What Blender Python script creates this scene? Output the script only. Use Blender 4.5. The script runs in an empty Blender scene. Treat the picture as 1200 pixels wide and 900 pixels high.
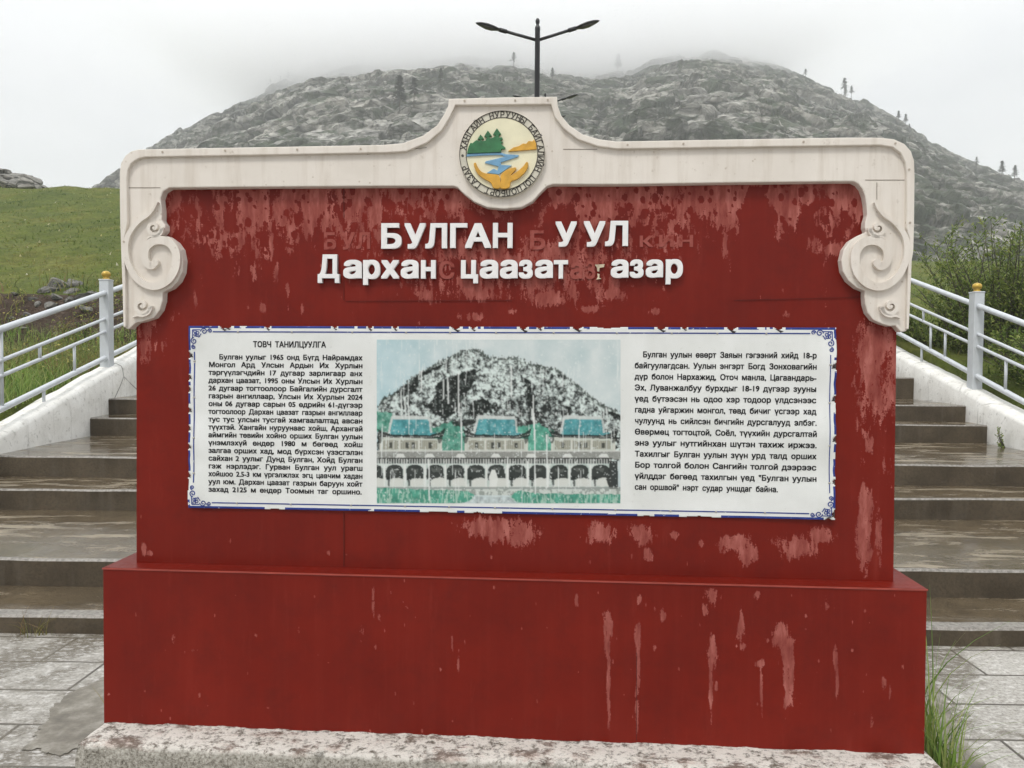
import bpy, bmesh, math, random
import numpy as np
from mathutils import Vector, Matrix

random.seed(7)
R = math.radians
sc = bpy.context.scene
COL = sc.collection

# ------------------------------------------------------------------ camera
FPX = 900.0                      # focal length in photo pixels (1200 wide)
PITCH, ROLL, YAW = R(1.9), R(0.40), R(3.7)
CAMP = Vector((0, 0, 1.6))
fw = Vector((0, math.cos(PITCH), -math.sin(PITCH)))
up0 = Vector((0, math.sin(PITCH), math.cos(PITCH)))
x0 = Vector((1, 0, 0))
CR = math.cos(ROLL) * x0 + math.sin(ROLL) * up0
CU = -math.sin(ROLL) * x0 + math.cos(ROLL) * up0
cam = bpy.data.cameras.new("camera")
cam.sensor_width = 36.0
cam.lens = FPX / 1200 * 36
cam.clip_end = 4000
camo = bpy.data.objects.new("camera", cam)
COL.objects.link(camo)
camo.matrix_world = Matrix(((CR.x, CU.x, -fw.x, CAMP.x), (CR.y, CU.y, -fw.y, CAMP.y), (CR.z, CU.z, -fw.z, CAMP.z), (0, 0, 0, 1)))
sc.camera = camo

# ------------------------------------------------------------------ world: overcast sky
SUN_EL, SUN_AZ = R(56), R(205)   # from behind the camera, a little to the left
w = bpy.data.worlds.new("World")
sc.world = w
w.use_nodes = True
nt = w.node_tree
nt.nodes.clear()


def wn(t, **p):
    n = nt.nodes.new(t)
    for k, v in p.items():
        setattr(n, k, v)
    return n


sky = wn("ShaderNodeTexSky", sky_type='NISHITA', sun_disc=False)
sky.sun_elevation = SUN_EL
sky.sun_rotation = SUN_AZ
sky.air_density = 1.0
sky.dust_density = 4.0
hs = wn("ShaderNodeHueSaturation")
hs.inputs['Saturation'].default_value = 0.25
nt.links.new(sky.outputs[0], hs.inputs['Color'])
tc = wn("ShaderNodeTexCoord")
mp = wn("ShaderNodeMapping")
mp.inputs['Scale'].default_value = (1.6, 1.6, 4.0)
nt.links.new(tc.outputs['Generated'], mp.inputs['Vector'])
nz = wn("ShaderNodeTexNoise")
nz.inputs['Scale'].default_value = 1.7
nz.inputs['Detail'].default_value = 5
nz.inputs['Roughness'].default_value = 0.55
nz.inputs['Distortion'].default_value = 0.4
nt.links.new(mp.outputs[0], nz.inputs['Vector'])
cr = wn("ShaderNodeValToRGB")
cr.color_ramp.elements[0].position = 0.30
cr.color_ramp.elements[0].color = (0.78, 0.81, 0.84, 1)
cr.color_ramp.elements[1].position = 0.62
cr.color_ramp.elements[1].color = (0.95, 0.965, 0.985, 1)
nt.links.new(nz.outputs['Fac'], cr.inputs[0])
sep = wn("ShaderNodeSeparateXYZ")
nt.links.new(tc.outputs['Generated'], sep.inputs[0])
mr = wn("ShaderNodeMapRange")          # an overcast sky is brighter towards the zenith
mr.inputs['From Min'].default_value = 0.30
mr.inputs['From Max'].default_value = 1.0
mr.inputs['To Min'].default_value = 8.7
mr.inputs['To Max'].default_value = 17.5
nt.links.new(sep.outputs['Z'], mr.inputs['Value'])
vm = wn("ShaderNodeVectorMath", operation='SCALE')
nt.links.new(cr.outputs[0], vm.inputs[0])
nt.links.new(mr.outputs[0], vm.inputs['Scale'])
mx = wn("ShaderNodeMix", data_type='RGBA')
mx.inputs[0].default_value = 0.95
nt.links.new(hs.outputs[0], mx.inputs[6])
nt.links.new(vm.outputs[0], mx.inputs[7])
bg = wn("ShaderNodeBackground")
bg.inputs['Strength'].default_value = 0.1
nt.links.new(mx.outputs[2], bg.inputs['Color'])
wo = wn("ShaderNodeOutputWorld")
nt.links.new(bg.outputs[0], wo.inputs['Surface'])

sun = bpy.data.lights.new("sun", 'SUN')
sun.energy = 1.5
sun.angle = R(12)
sun.color = (1.0, 0.96, 0.9)
suno = bpy.data.objects.new("sun", sun)
COL.objects.link(suno)
# direction the sun shines from: behind the camera (-Y), left (-X), up
sd = Vector((-0.45 * math.cos(SUN_EL), -0.9 * math.cos(SUN_EL), math.sin(SUN_EL))).normalized()
suno.rotation_euler = sd.to_track_quat('Z', 'Y').to_euler()

sc.view_settings.view_transform = 'Standard'
sc.view_settings.look = 'None'
sc.view_settings.exposure = 0.31
sc.view_settings.gamma = 1.0
sc.view_settings.use_curve_mapping = False
sc.render.engine = 'CYCLES'
sc.cycles.max_bounces = 12
sc.cycles.volume_bounces = 12
sc.cycles.transparent_max_bounces = 16
sc.cycles.use_denoising = True


# ------------------------------------------------------------------ projection helpers
def ray(px, py):
    return fw + (px - 600) / FPX * CR - (py - 450) / FPX * CU


def atY(px, py, Y):
    d = ray(px, py)
    return CAMP + d * (Y / d.y)


BO = Vector((0.006, 2.894, 0))
EX = Vector((math.cos(YAW), -math.sin(YAW), 0))
EY = Vector((math.sin(YAW), math.cos(YAW), 0))


def B(px, py, yl):
    """photo point on the plane yl of the board -> board coordinates (x, z)"""
    d = ray(px, py)
    s = (yl - EY.dot(CAMP - BO)) / EY.dot(d)
    P = CAMP + d * s - BO
    return (EX.dot(P), P.z)


def Bproj(x, z, yl):
    """board coordinates (arrays) -> photo units, used to lay wear and print on the board"""
    Px = BO.x + x * EX.x + yl * EY.x - CAMP.x
    Py = BO.y + x * EX.y + yl * EY.y - CAMP.y
    Pz = z - CAMP.z
    dd = Px * fw.x + Py * fw.y + Pz * fw.z
    return 600 + FPX * (Px * CR.x + Py * CR.y + Pz * CR.z) / dd, 450 - FPX * (Px * CU.x + Py * CU.y + Pz * CU.z) / dd


# ------------------------------------------------------------------ numpy noise
_rs = np.random.RandomState(11)
_T = _rs.rand(256, 256)


def vnoise(x, y, seed=0):
    x = np.asarray(x, float) + seed * 17.31
    y = np.asarray(y, float) + seed * 9.77
    xi = np.floor(x).astype(int)
    yi = np.floor(y).astype(int)
    fx = x - xi
    fy = y - yi
    fx = fx * fx * (3 - 2 * fx)
    fy = fy * fy * (3 - 2 * fy)
    a = _T[xi & 255, yi & 255]
    b = _T[(xi + 1) & 255, yi & 255]
    c = _T[xi & 255, (yi + 1) & 255]
    d = _T[(xi + 1) & 255, (yi + 1) & 255]
    return (a * (1 - fx) + b * fx) * (1 - fy) + (c * (1 - fx) + d * fx) * fy


def fbm(x, y, o=4, seed=0, g=0.5):
    s = 0
    a = 1.0
    t = 0
    for k in range(o):
        s = s + a * vnoise(x * 2 ** k, y * 2 ** k, seed + k * 3)
        t += a
        a *= g
    return s / t


def ridged(x, y, seed=0):
    return 1 - np.abs(2 * vnoise(x, y, seed) - 1)


def worley(x, y, seed):
    """random height (with a tilt) of the nearest cell, and how near its edge is (1 at the edge)"""
    xi, yi = np.floor(x).astype(int), np.floor(y).astype(int)
    d1 = np.full(x.shape, 9.0)
    d2 = np.full(x.shape, 9.0)
    hh = np.zeros(x.shape)
    for ox in (-1, 0, 1):
        for oy in (-1, 0, 1):
            a, b = xi + ox + seed * 7, yi + oy + seed * 13
            px_ = xi + ox + _T[a & 255, b & 255]
            py_ = yi + oy + _T[(a + 57) & 255, (b + 31) & 255]
            ex, ey = x - px_, y - py_
            d = np.hypot(ex, ey)
            h = _T[(a + 91) & 255, (b + 7) & 255] + 0.9 * (_T[(a + 3) & 255, (b + 77) & 255] - 0.5) * ex + 0.9 * (_T[(a + 133) & 255, (b + 19) & 255] - 0.75) * ey
            near = d < d1
            d2 = np.where(near, d1, np.minimum(d2, d))
            hh = np.where(near, h, hh)
            d1 = np.where(near, d, d1)
    return hh, np.clip(1 - (d2 - d1) / 0.16, 0, 1)


def sstep(a, b, x):
    t = np.clip((x - a) / (b - a), 0, 1)
    return t * t * (3 - 2 * t)


# ------------------------------------------------------------------ material helpers
class Mt:
    def __init__(s, name):
        s.m = bpy.data.materials.new(name)
        s.m.use_nodes = True
        s.t = s.m.node_tree
        s.b = s.t.nodes['Principled BSDF']
        s.out = s.t.nodes['Material Output']

    def n(s, typ, ins=None, **props):
        n = s.t.nodes.new(typ)
        for k, v in props.items():
            setattr(n, k, v)
        for k, v in (ins or {}).items():
            s.put(n.inputs[k], v)
        return n

    def put(s, sock, v):
        if isinstance(v, bpy.types.NodeSocket):
            s.t.links.new(v, sock)
        elif isinstance(v, (tuple, list)) and sock.type == 'RGBA' and len(v) == 3:
            sock.default_value = (*v, 1)
        else:
            sock.default_value = v

    def set(s, **k):
        nm = dict(base='Base Color', rough='Roughness', metal='Metallic', normal='Normal', spec='Specular IOR Level', coat='Coat Weight', trans='Transmission Weight')
        for a, v in k.items():
            s.put(s.b.inputs[nm[a]], v)
        return s

    def co(s, scale=(1, 1, 1), kind='Object', rot=(0, 0, 0)):
        c = s.n('ShaderNodeTexCoord').outputs[kind]
        return s.n('ShaderNodeMapping', {'Vector': c, 'Scale': scale, 'Rotation': rot}).outputs[0]

    def noise(s, vec, scale, detail=4, rough=0.55, dist=0.0):
        return s.n('ShaderNodeTexNoise', {'Vector': vec, 'Scale': scale, 'Detail': detail, 'Roughness': rough, 'Distortion': dist}).outputs['Fac']

    def vor(s, vec, scale, feature='F1', out='Distance', rnd=1.0):
        return s.n('ShaderNodeTexVoronoi', {'Vector': vec, 'Scale': scale, 'Randomness': rnd}, feature=feature).outputs[out]

    def ramp(s, fac, stops, interp='LINEAR'):
        n = s.n('ShaderNodeValToRGB', {0: fac})
        cr = n.color_ramp
        cr.interpolation = interp
        while len(cr.elements) < len(stops):
            cr.elements.new(0.5)
        for e, (p, c) in zip(cr.elements, stops):
            e.position = p
            e.color = (c, c, c, 1) if not isinstance(c, (tuple, list)) else (*c, 1)
        return n.outputs[0]

    def mix(s, fac, a, b, blend='MIX'):
        n = s.n('ShaderNodeMix', {0: fac, 6: a, 7: b}, data_type='RGBA', blend_type=blend)
        return n.outputs[2]

    def math(s, op, a, b=0.0, clamp=False):
        return s.n('ShaderNodeMath', {0: a, 1: b}, operation=op, use_clamp=clamp).outputs[0]

    def attr(s, name):
        return s.n('ShaderNodeAttribute', attribute_name=name).outputs['Fac']

    def bump(s, h, strength=0.3, dist=0.01):
        return s.n('ShaderNodeBump', {'Height': h, 'Strength': strength, 'Distance': dist}).outputs[0]

    def island(s):
        return s.n('ShaderNodeNewGeometry').outputs['Random Per Island']


def plain(name, col, rough=0.6, var=0.12, scale=25, metal=0.0, bump=0.0):
    m = Mt(name)
    c = m.co()
    f = m.noise(c, scale, 5)
    d = tuple(max(0, x * (1 - var)) for x in col)
    l = tuple(min(1, x * (1 + var)) for x in col)
    m.set(base=m.ramp(f, [(0.3, d), (0.7, l)]), rough=rough, metal=metal)
    if bump:
        m.set(normal=m.bump(f, bump, 0.004))
    return m.m


# ------------------------------------------------------------------ mesh helpers
def link(o, parent=None):
    COL.objects.link(o)
    if parent is not None:
        o.parent = parent
    return o


def mesh_obj(name, verts, faces, mats, parent=None, smooth=False, mi=None, bevel=0.0):
    me = bpy.data.meshes.new(name)
    me.from_pydata([tuple(v) for v in verts], [], faces)
    for m in (mats if isinstance(mats, (list, tuple)) else [mats]):
        me.materials.append(m)
    if mi is not None:
        me.polygons.foreach_set('material_index', np.asarray(mi, dtype=np.int32))
    if smooth:
        me.polygons.foreach_set('use_smooth', np.ones(len(me.polygons), dtype=bool))
    me.update()
    o = link(bpy.data.objects.new(name, me), parent)
    if bevel:
        b = o.modifiers.new("bevel", 'BEVEL')
        b.width = bevel
        b.segments = 2
        b.limit_method = 'ANGLE'
        b.angle_limit = R(35)
    return o


def fast_mesh(name, V, Fq, mats, parent=None, smooth=False, attrs=None, mi=None):
    """V (n,3) array, Fq (m,k) index array, all faces with k corners"""
    me = bpy.data.meshes.new(name)
    n, m, k = len(V), len(Fq), Fq.shape[1]
    me.vertices.add(n)
    me.vertices.foreach_set('co', np.ascontiguousarray(V, dtype=np.float32).ravel())
    me.loops.add(m * k)
    me.loops.foreach_set('vertex_index', np.ascontiguousarray(Fq, dtype=np.int32).ravel())
    me.polygons.add(m)
    me.polygons.foreach_set('loop_start', np.arange(0, m * k, k, dtype=np.int32))
    for mt in (mats if isinstance(mats, (list, tuple)) else [mats]):
        me.materials.append(mt)
    if mi is not None:
        me.polygons.foreach_set('material_index', np.asarray(mi, dtype=np.int32))
    me.polygons.foreach_set('use_smooth', np.full(m, smooth, dtype=bool))
    me.update(calc_edges=True)
    for a, v in (attrs or {}).items():
        at = me.attributes.new(a, 'FLOAT', 'POINT')
        at.data.foreach_set('value', np.ascontiguousarray(v, dtype=np.float32).ravel())
    me.validate()
    return link(bpy.data.objects.new(name, me), parent)


class MB:
    def __init__(s):
        s.v, s.f, s.mi = [], [], []

    def add(s, v, f, mi=0):
        b = len(s.v)
        s.v += [tuple(p) for p in v]
        s.f += [[i + b for i in q] for q in f]
        s.mi += [mi] * len(f)

    def box(s, a, b, mi=0):
        (x0, y0, z0), (x1, y1, z1) = a, b
        s.add([(x0, y0, z0), (x1, y0, z0), (x1, y1, z0), (x0, y1, z0), (x0, y0, z1), (x1, y0, z1), (x1, y1, z1), (x0, y1, z1)],
              [(0, 3, 2, 1), (4, 5, 6, 7), (0, 1, 5, 4), (1, 2, 6, 5), (2, 3, 7, 6), (3, 0, 4, 7)], mi)

    def tube(s, pts, rad, seg=8, mi=0, caps=True, flat=1.0):
        pts = [Vector(p) for p in pts]
        n = len(pts)
        if not isinstance(rad, (list, tuple)):
            rad = [rad] * n
        rings = []
        for i, p in enumerate(pts):
            t = (pts[min(i + 1, n - 1)] - pts[max(i - 1, 0)]).normalized()
            a = t.cross(Vector((0, 0, 1)))
            if a.length < 1e-3:
                a = t.cross(Vector((0, 1, 0)))
            a.normalize()
            b = a.cross(t)
            rings.append([p + a * math.cos(2 * math.pi * k / seg) * rad[i] + b * math.sin(2 * math.pi * k / seg) * rad[i] * flat for k in range(seg)])
        v = [q for r in rings for q in r]
        f = [(i * seg + k, i * seg + (k + 1) % seg, (i + 1) * seg + (k + 1) % seg, (i + 1) * seg + k) for i in range(n - 1) for k in range(seg)]
        if caps:
            f += [tuple(range(seg))[::-1], tuple((n - 1) * seg + k for k in range(seg))]
        s.add(v, f, mi)

    def lathe(s, prof, c=(0, 0, 0), seg=16, mi=0):
        v, f = [], []
        for r, z in prof:
            for k in range(seg):
                a = 2 * math.pi * k / seg
                v.append((c[0] + r * math.cos(a), c[1] + r * math.sin(a), c[2] + z))
        n = len(prof)
        for i in range(n - 1):
            for k in range(seg):
                f.append((i * seg + k, i * seg + (k + 1) % seg, (i + 1) * seg + (k + 1) % seg, (i + 1) * seg + k))
        f += [tuple(range(seg))[::-1], tuple((n - 1) * seg + k for k in range(seg))]
        s.add(v, f, mi)

    def build(s, name, mats, parent=None, smooth=False, bevel=0.0):
        return mesh_obj(name, s.v, s.f, mats, parent, smooth, s.mi, bevel)


def area2(p):
    return sum(p[i][0] * p[(i + 1) % len(p)][1] - p[(i + 1) % len(p)][0] * p[i][1] for i in range(len(p))) / 2


def slab(mb, poly, y0, y1, mi=0):
    """outline in board (x,z), front at y0 (towards the viewer), back at y1"""
    if area2(poly) < 0:
        poly = poly[::-1]
    n = len(poly)
    v = [(x, y0, z) for x, z in poly] + [(x, y1, z) for x, z in poly]
    f = [tuple(range(n)), tuple(range(2 * n - 1, n - 1, -1))]
    f += [(i, i + n, (i + 1) % n + n, (i + 1) % n) for i in range(n)]
    mb.add(v, f, mi)


def smooth_path(pts, n=8, closed=False):
    out = []
    N = len(pts)
    rng = range(N if closed else N - 1)
    for i in rng:
        p0 = pts[(i - 1) % N] if closed or i > 0 else pts[i]
        p1 = pts[i]
        p2 = pts[(i + 1) % N]
        p3 = pts[(i + 2) % N] if closed or i + 2 < N else p2
        for k in range(n):
            t = k / n
            out.append(tuple(0.5 * (2 * p1[j] + (p2[j] - p0[j]) * t + (2 * p0[j] - 5 * p1[j] + 4 * p2[j] - p3[j]) * t * t + (3 * p1[j] - p0[j] - 3 * p2[j] + p3[j]) * t ** 3) for j in range(len(p1))))
    if not closed:
        out.append(tuple(pts[-1]))
    return out


def ribbon(mb, path, hw, y0, y1, mi=0, round_ends=True):
    """raised flat band along a 2-D path in board (x,z)"""
    n = len(path)
    if not isinstance(hw, (list, tuple)):
        hw = [hw] * n
    L, Rr = [], []
    for i in range(n):
        a = path[max(i - 1, 0)]
        b = path[min(i + 1, n - 1)]
        dx, dz = b[0] - a[0], b[1] - a[1]
        l = math.hypot(dx, dz) or 1
        nx, nz_ = -dz / l, dx / l
        L.append((path[i][0] + nx * hw[i], path[i][1] + nz_ * hw[i]))
        Rr.append((path[i][0] - nx * hw[i], path[i][1] - nz_ * hw[i]))
    v = []
    for (a, b) in zip(L, Rr):
        v += [(a[0], y0, a[1]), (b[0], y0, b[1]), (a[0], y1, a[1]), (b[0], y1, b[1])]
    f = []
    for i in range(n - 1):
        o, p = 4 * i, 4 * i + 4
        f += [(o, o + 1, p + 1, p), (o, p, p + 2, o + 2), (o + 1, o + 3, p + 3, p + 1)]
    f += [(0, 2, 3, 1), (4 * n - 4, 4 * n - 3, 4 * n - 1, 4 * n - 2)]
    mb.add(v, f, mi)
    if round_ends:
        for e in (0, n - 1):
            c = path[e]
            poly = [(c[0] + hw[e] * 1.02 * math.cos(t * math.pi / 8), c[1] + hw[e] * 1.02 * math.sin(t * math.pi / 8)) for t in range(16)]
            slab(mb, poly, y0 - 0.0006, y1, mi)


_tcache = {}


def glyph(txt, extrude=0.0, offset=0.0, res=3):
    """(verts, faces) of a text set in size 1, baseline 0; overlapping outlines are merged by winding number"""
    key = (txt, extrude, res)
    if key in _tcache:
        return _tcache[key]
    cu = bpy.data.curves.new("text", 'FONT')
    cu.body = txt
    cu.fill_mode = 'NONE'
    cu.resolution_u = res
    ob = bpy.data.objects.new("text", cu)
    COL.objects.link(ob)
    dg = bpy.context.evaluated_depsgraph_get()
    me = ob.evaluated_get(dg).to_mesh()
    co = [(p.co.x, p.co.y) for p in me.vertices]
    adj = {}
    for e in me.edges:
        a, b = e.vertices
        adj.setdefault(a, []).append(b)
        adj.setdefault(b, []).append(a)
    ob.evaluated_get(dg).to_mesh_clear()
    bpy.data.objects.remove(ob)
    bpy.data.curves.remove(cu)
    seen, loops = set(), []
    for st in range(len(co)):
        if st in seen or st not in adj:
            continue
        L, cur = [st], st
        seen.add(st)
        while True:
            nx = [k for k in adj[cur] if k not in seen]
            if not nx:
                break
            cur = min(nx, key=lambda k: (k - cur) % 100000) if len(L) == 1 else nx[0]
            L.append(cur)
            seen.add(cur)
        if len(L) > 2:
            loops.append(L)
    if not loops:
        _tcache[key] = ([], [])
        return [], []
    from mathutils.geometry import delaunay_2d_cdt
    ed = [(L[k], L[(k + 1) % len(L)]) for L in loops for k in range(len(L))]
    vo, _e, fo = delaunay_2d_cdt([Vector(c) for c in co], ed, [], 0, 1e-5)[:3]
    P = np.array([(v.x, v.y) for v in vo])
    T = np.array([f for f in fo if len(f) == 3])
    C = P[T].mean(1)
    A = np.array([co[a] for a, b in ed])
    Bq = np.array([co[b] for a, b in ed])
    y = C[:, 1:2]
    cr = (Bq[:, 0] - A[:, 0]) * (y - A[:, 1]) - (C[:, 0:1] - A[:, 0]) * (Bq[:, 1] - A[:, 1])
    upw = (A[:, 1] <= y) & (Bq[:, 1] > y) & (cr > 0)
    dnw = (A[:, 1] > y) & (Bq[:, 1] <= y) & (cr < 0)
    T = T[(upw.sum(1) - dnw.sum(1)) != 0]
    a2 = (P[T[:, 1], 0] - P[T[:, 0], 0]) * (P[T[:, 2], 1] - P[T[:, 0], 1]) - (P[T[:, 2], 0] - P[T[:, 0], 0]) * (P[T[:, 1], 1] - P[T[:, 0], 1])
    T = np.where((a2 > 0)[:, None], T, T[:, ::-1])
    if extrude == 0:
        v = [(p[0], p[1], 0.0) for p in P]
        f = [tuple(int(k) for k in t) for t in T]
    else:
        n = len(P)
        v = [(p[0], p[1], extrude) for p in P] + [(p[0], p[1], -extrude) for p in P]
        f = [tuple(int(k) for k in t) for t in T] + [tuple(int(k) + n for k in t[::-1]) for t in T]
        de = {}
        for t in T:
            for k in range(3):
                de[(int(t[k]), int(t[(k + 1) % 3]))] = 1
        f += [(b, a, a + n, b + n) for (a, b) in de if (b, a) not in de]
    _tcache[key] = (v, f)
    return v, f


def bold(gv, gf, d, n=8, dz=0.0):
    """thicken a glyph's strokes by laying shifted copies together"""
    V, Fs_ = [], []
    offs = [(0, 0)] + [(d * a, d * 0.8 * b_) for a in (-1, 0, 1) for b_ in (-1, 0, 1) if a or b_]
    for k, (ox, oy) in enumerate(offs):
        b = len(V)
        V += [(p[0] + ox, p[1] + oy, p[2] - dz * k if p[2] >= 0 else p[2] + dz * k) for p in gv]
        Fs_ += [tuple(i_ + b for i_ in q_) for q_ in gf]
    return V, Fs_


def tag(o, label=None, cat=None, group=None, kind=None):
    if label:
        o['label'] = label
    if cat:
        o['category'] = cat
    if group:
        o['group'] = group
    if kind:
        o['kind'] = kind
    return o


def empty(name, loc, label=None, cat=None, group=None, rz=0):
    o = bpy.data.objects.new(name, None)
    o.empty_display_size = 0.2
    o.location = loc
    o.rotation_euler = (0, 0, rz)
    COL.objects.link(o)
    return tag(o, label, cat, group)


def copy_tree(root, loc, rz=0, scale=None, label=None):
    r = root.copy()
    COL.objects.link(r)
    r.location = loc
    r.rotation_euler = (0, 0, rz)
    if scale:
        r.scale = scale
    if label:
        r['label'] = label
    for ch in list(root.children):
        c = ch.copy()
        COL.objects.link(c)
        c.parent = r
        for g in list(ch.children):
            d = g.copy()
            COL.objects.link(d)
            d.parent = c
    return r


# ================================================================== MATERIALS
def red_paint():
    m = Mt("red_paint")
    c = m.co()
    wear = m.attr('wear')
    rag = m.noise(m.co((72, 72, 20)), 1.0, 5, 0.66, 0.3)
    fine = m.noise(c, 150, 3, 0.6)
    k = m.math('ADD', wear, m.math('ADD', m.math('MULTIPLY', m.math('SUBTRACT', rag, 0.5), 1.35), m.math('MULTIPLY', m.math('SUBTRACT', fine, 0.5), 0.55)))
    mask = m.ramp(k, [(0.48, 0.0), (0.53, 1.0)])
    big = m.noise(c, 2.2, 5, 0.6)
    red = m.ramp(big, [(0.3, (0.130, 0.0078, 0.0036)), (0.7, (0.182, 0.0118, 0.0052))])
    streak = m.noise(m.co((30, 30, 1.4)), 1.0, 4, 0.6)
    red = m.mix(m.ramp(streak, [(0.48, 0.0), (0.85, 0.20)]), red, (0.25, 0.032, 0.020))
    red = m.mix(m.ramp(m.noise(c, 6, 6, 0.75), [(0.48, 0.0), (0.75, 0.6)]), red, (0.095, 0.008, 0.005))
    red = m.mix(m.ramp(m.noise(m.co((18, 18, 2.5)), 1.0, 6, 0.75), [(0.58, 0.0), (0.75, 0.22)]), red, (0.30, 0.050, 0.034))
    old = m.ramp(m.noise(m.co((26, 26, 7)), 1.0, 5, 0.65), [(0.32, (0.18, 0.030, 0.023)), (0.50, (0.27, 0.068, 0.054)), (0.72, (0.44, 0.150, 0.124))])
    m.set(base=m.mix(mask, red, old), rough=m.mix(mask, m.ramp(streak, [(0.2, 0.32), (0.8, 0.5)]), (0.75, 0.75, 0.75)))
    h = m.math('ADD', m.math('MULTIPLY', mask, -0.35), m.math('MULTIPLY', m.noise(c, 45, 3), 0.18))
    m.set(normal=m.bump(h, 0.28, 0.004), spec=0.18)
    return m.m


def cream_paint():
    m = Mt("cream_paint")
    c = m.co()
    base = m.ramp(m.noise(c, 5, 5, 0.6), [(0.3, (0.66, 0.61, 0.545)), (0.7, (0.74, 0.69, 0.625))])
    st = m.noise(m.co((24, 24, 2.0)), 1, 4, 0.6)
    base = m.mix(m.ramp(st, [(0.50, 0.0), (0.78, 0.55)]), base, (0.47, 0.40, 0.32))
    base = m.mix(m.ramp(m.noise(c, 26, 7, 0.8), [(0.60, 0.0), (0.68, 0.6)]), base, (0.40, 0.34, 0.27))
    sp = m.vor(c, 38)
    keep = m.ramp(m.noise(c, 9, 2), [(0.56, 0.0), (0.64, 1.0)])
    spk = m.math('MULTIPLY', m.ramp(sp, [(0.10, 1.0), (0.17, 0.0)]), keep)
    base = m.mix(m.math('MULTIPLY', spk, 0.55), base, (0.36, 0.28, 0.2))
    m.set(base=base, rough=0.62, normal=m.bump(m.noise(c, 60, 4), 0.12, 0.003))
    return m.m


def concrete_wet():
    m = Mt("wet_concrete")
    c = m.co()
    n1 = m.noise(m.co((0.9, 3.6, 1.0), rot=(0, 0, 0.30)), 1.7, 7, 0.68, 0.5)
    fine = m.noise(c, 55, 4, 0.65)
    base = m.ramp(m.noise(c, 3.2, 6, 0.6), [(0.28, (0.062, 0.043, 0.022)), (0.72, (0.155, 0.114, 0.064))])
    dry = m.ramp(n1, [(0.54, 0.0), (0.64, 0.8)])
    base = m.mix(dry, base, (0.42, 0.345, 0.24))
    base = m.mix(0.35, base, m.ramp(fine, [(0.3, (0.03, 0.025, 0.018)), (0.75, (0.17, 0.145, 0.11))]))
    drip = m.noise(m.co((14, 14, 1.2)), 1, 4)
    base = m.mix(m.ramp(drip, [(0.5, 0.0), (0.78, 0.45)]), base, (0.025, 0.021, 0.016))
    wet = m.ramp(n1, [(0.46, 0.07), (0.66, 0.45)])
    m.set(base=base, rough=wet, normal=m.bump(m.math('ADD', m.math('MULTIPLY', fine, 0.6), m.noise(c, 9, 4)), 0.22, 0.006), spec=0.6)
    return m.m


def concrete_riser():  # darker, rougher concrete than the treads, used on the riser faces only
    m = Mt("dark_riser_concrete")
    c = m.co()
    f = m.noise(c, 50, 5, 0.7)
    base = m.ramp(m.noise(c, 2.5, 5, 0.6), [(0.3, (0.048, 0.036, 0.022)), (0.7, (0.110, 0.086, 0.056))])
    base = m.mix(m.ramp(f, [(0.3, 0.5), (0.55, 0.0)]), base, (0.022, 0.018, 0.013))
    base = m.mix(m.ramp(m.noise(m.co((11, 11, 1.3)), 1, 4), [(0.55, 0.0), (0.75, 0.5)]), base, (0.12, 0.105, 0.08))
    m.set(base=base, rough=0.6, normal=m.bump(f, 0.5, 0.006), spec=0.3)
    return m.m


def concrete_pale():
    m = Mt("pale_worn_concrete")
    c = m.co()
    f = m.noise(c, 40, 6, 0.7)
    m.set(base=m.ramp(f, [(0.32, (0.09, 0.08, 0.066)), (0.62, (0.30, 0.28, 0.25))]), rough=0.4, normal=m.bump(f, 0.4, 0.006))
    return m.m


def pavement_mat():
    m = Mt("wet_paving_slabs")
    c = m.co()
    br = m.n('ShaderNodeTexBrick', {'Vector': c, 'Color1': (0.44, 0.42, 0.38), 'Color2': (0.35, 0.33, 0.295), 'Mortar': (0.055, 0.046, 0.034), 'Scale': 1.0,
                                    'Mortar Size': 0.010, 'Mortar Smooth': 0.5, 'Bias': 0.0, 'Brick Width': 0.70, 'Row Height': 0.34}, offset=0.5)
    fine = m.noise(c, 60, 5, 0.75)
    big = m.noise(c, 2.1, 6, 0.6, 0.5)
    brush = m.noise(m.co((20, 36, 1), rot=(0, 0, -0.25)), 1.0, 6, 0.78)
    base = m.mix(m.ramp(big, [(0.44, 0.9), (0.55, 0.0)]), br.outputs['Color'], (0.15, 0.13, 0.098))
    base = m.mix(m.ramp(fine, [(0.36, 0.75), (0.56, 0.0)]), base, (0.11, 0.098, 0.08))
    base = m.mix(m.math('MULTIPLY', m.ramp(brush, [(0.50, 0.0), (0.64, 0.7)]), m.math('SUBTRACT', 1.0, br.outputs['Fac'], True)), base, (0.68, 0.665, 0.635))
    rough = m.ramp(big, [(0.40, 0.10), (0.58, 0.5)])
    h = m.math('ADD', m.math('MULTIPLY', br.outputs['Fac'], -1.2), m.math('ADD', m.math('MULTIPLY', fine, 0.8), brush))
    m.set(base=base, rough=rough, normal=m.bump(h, 0.4, 0.006))
    return m.m


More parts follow.
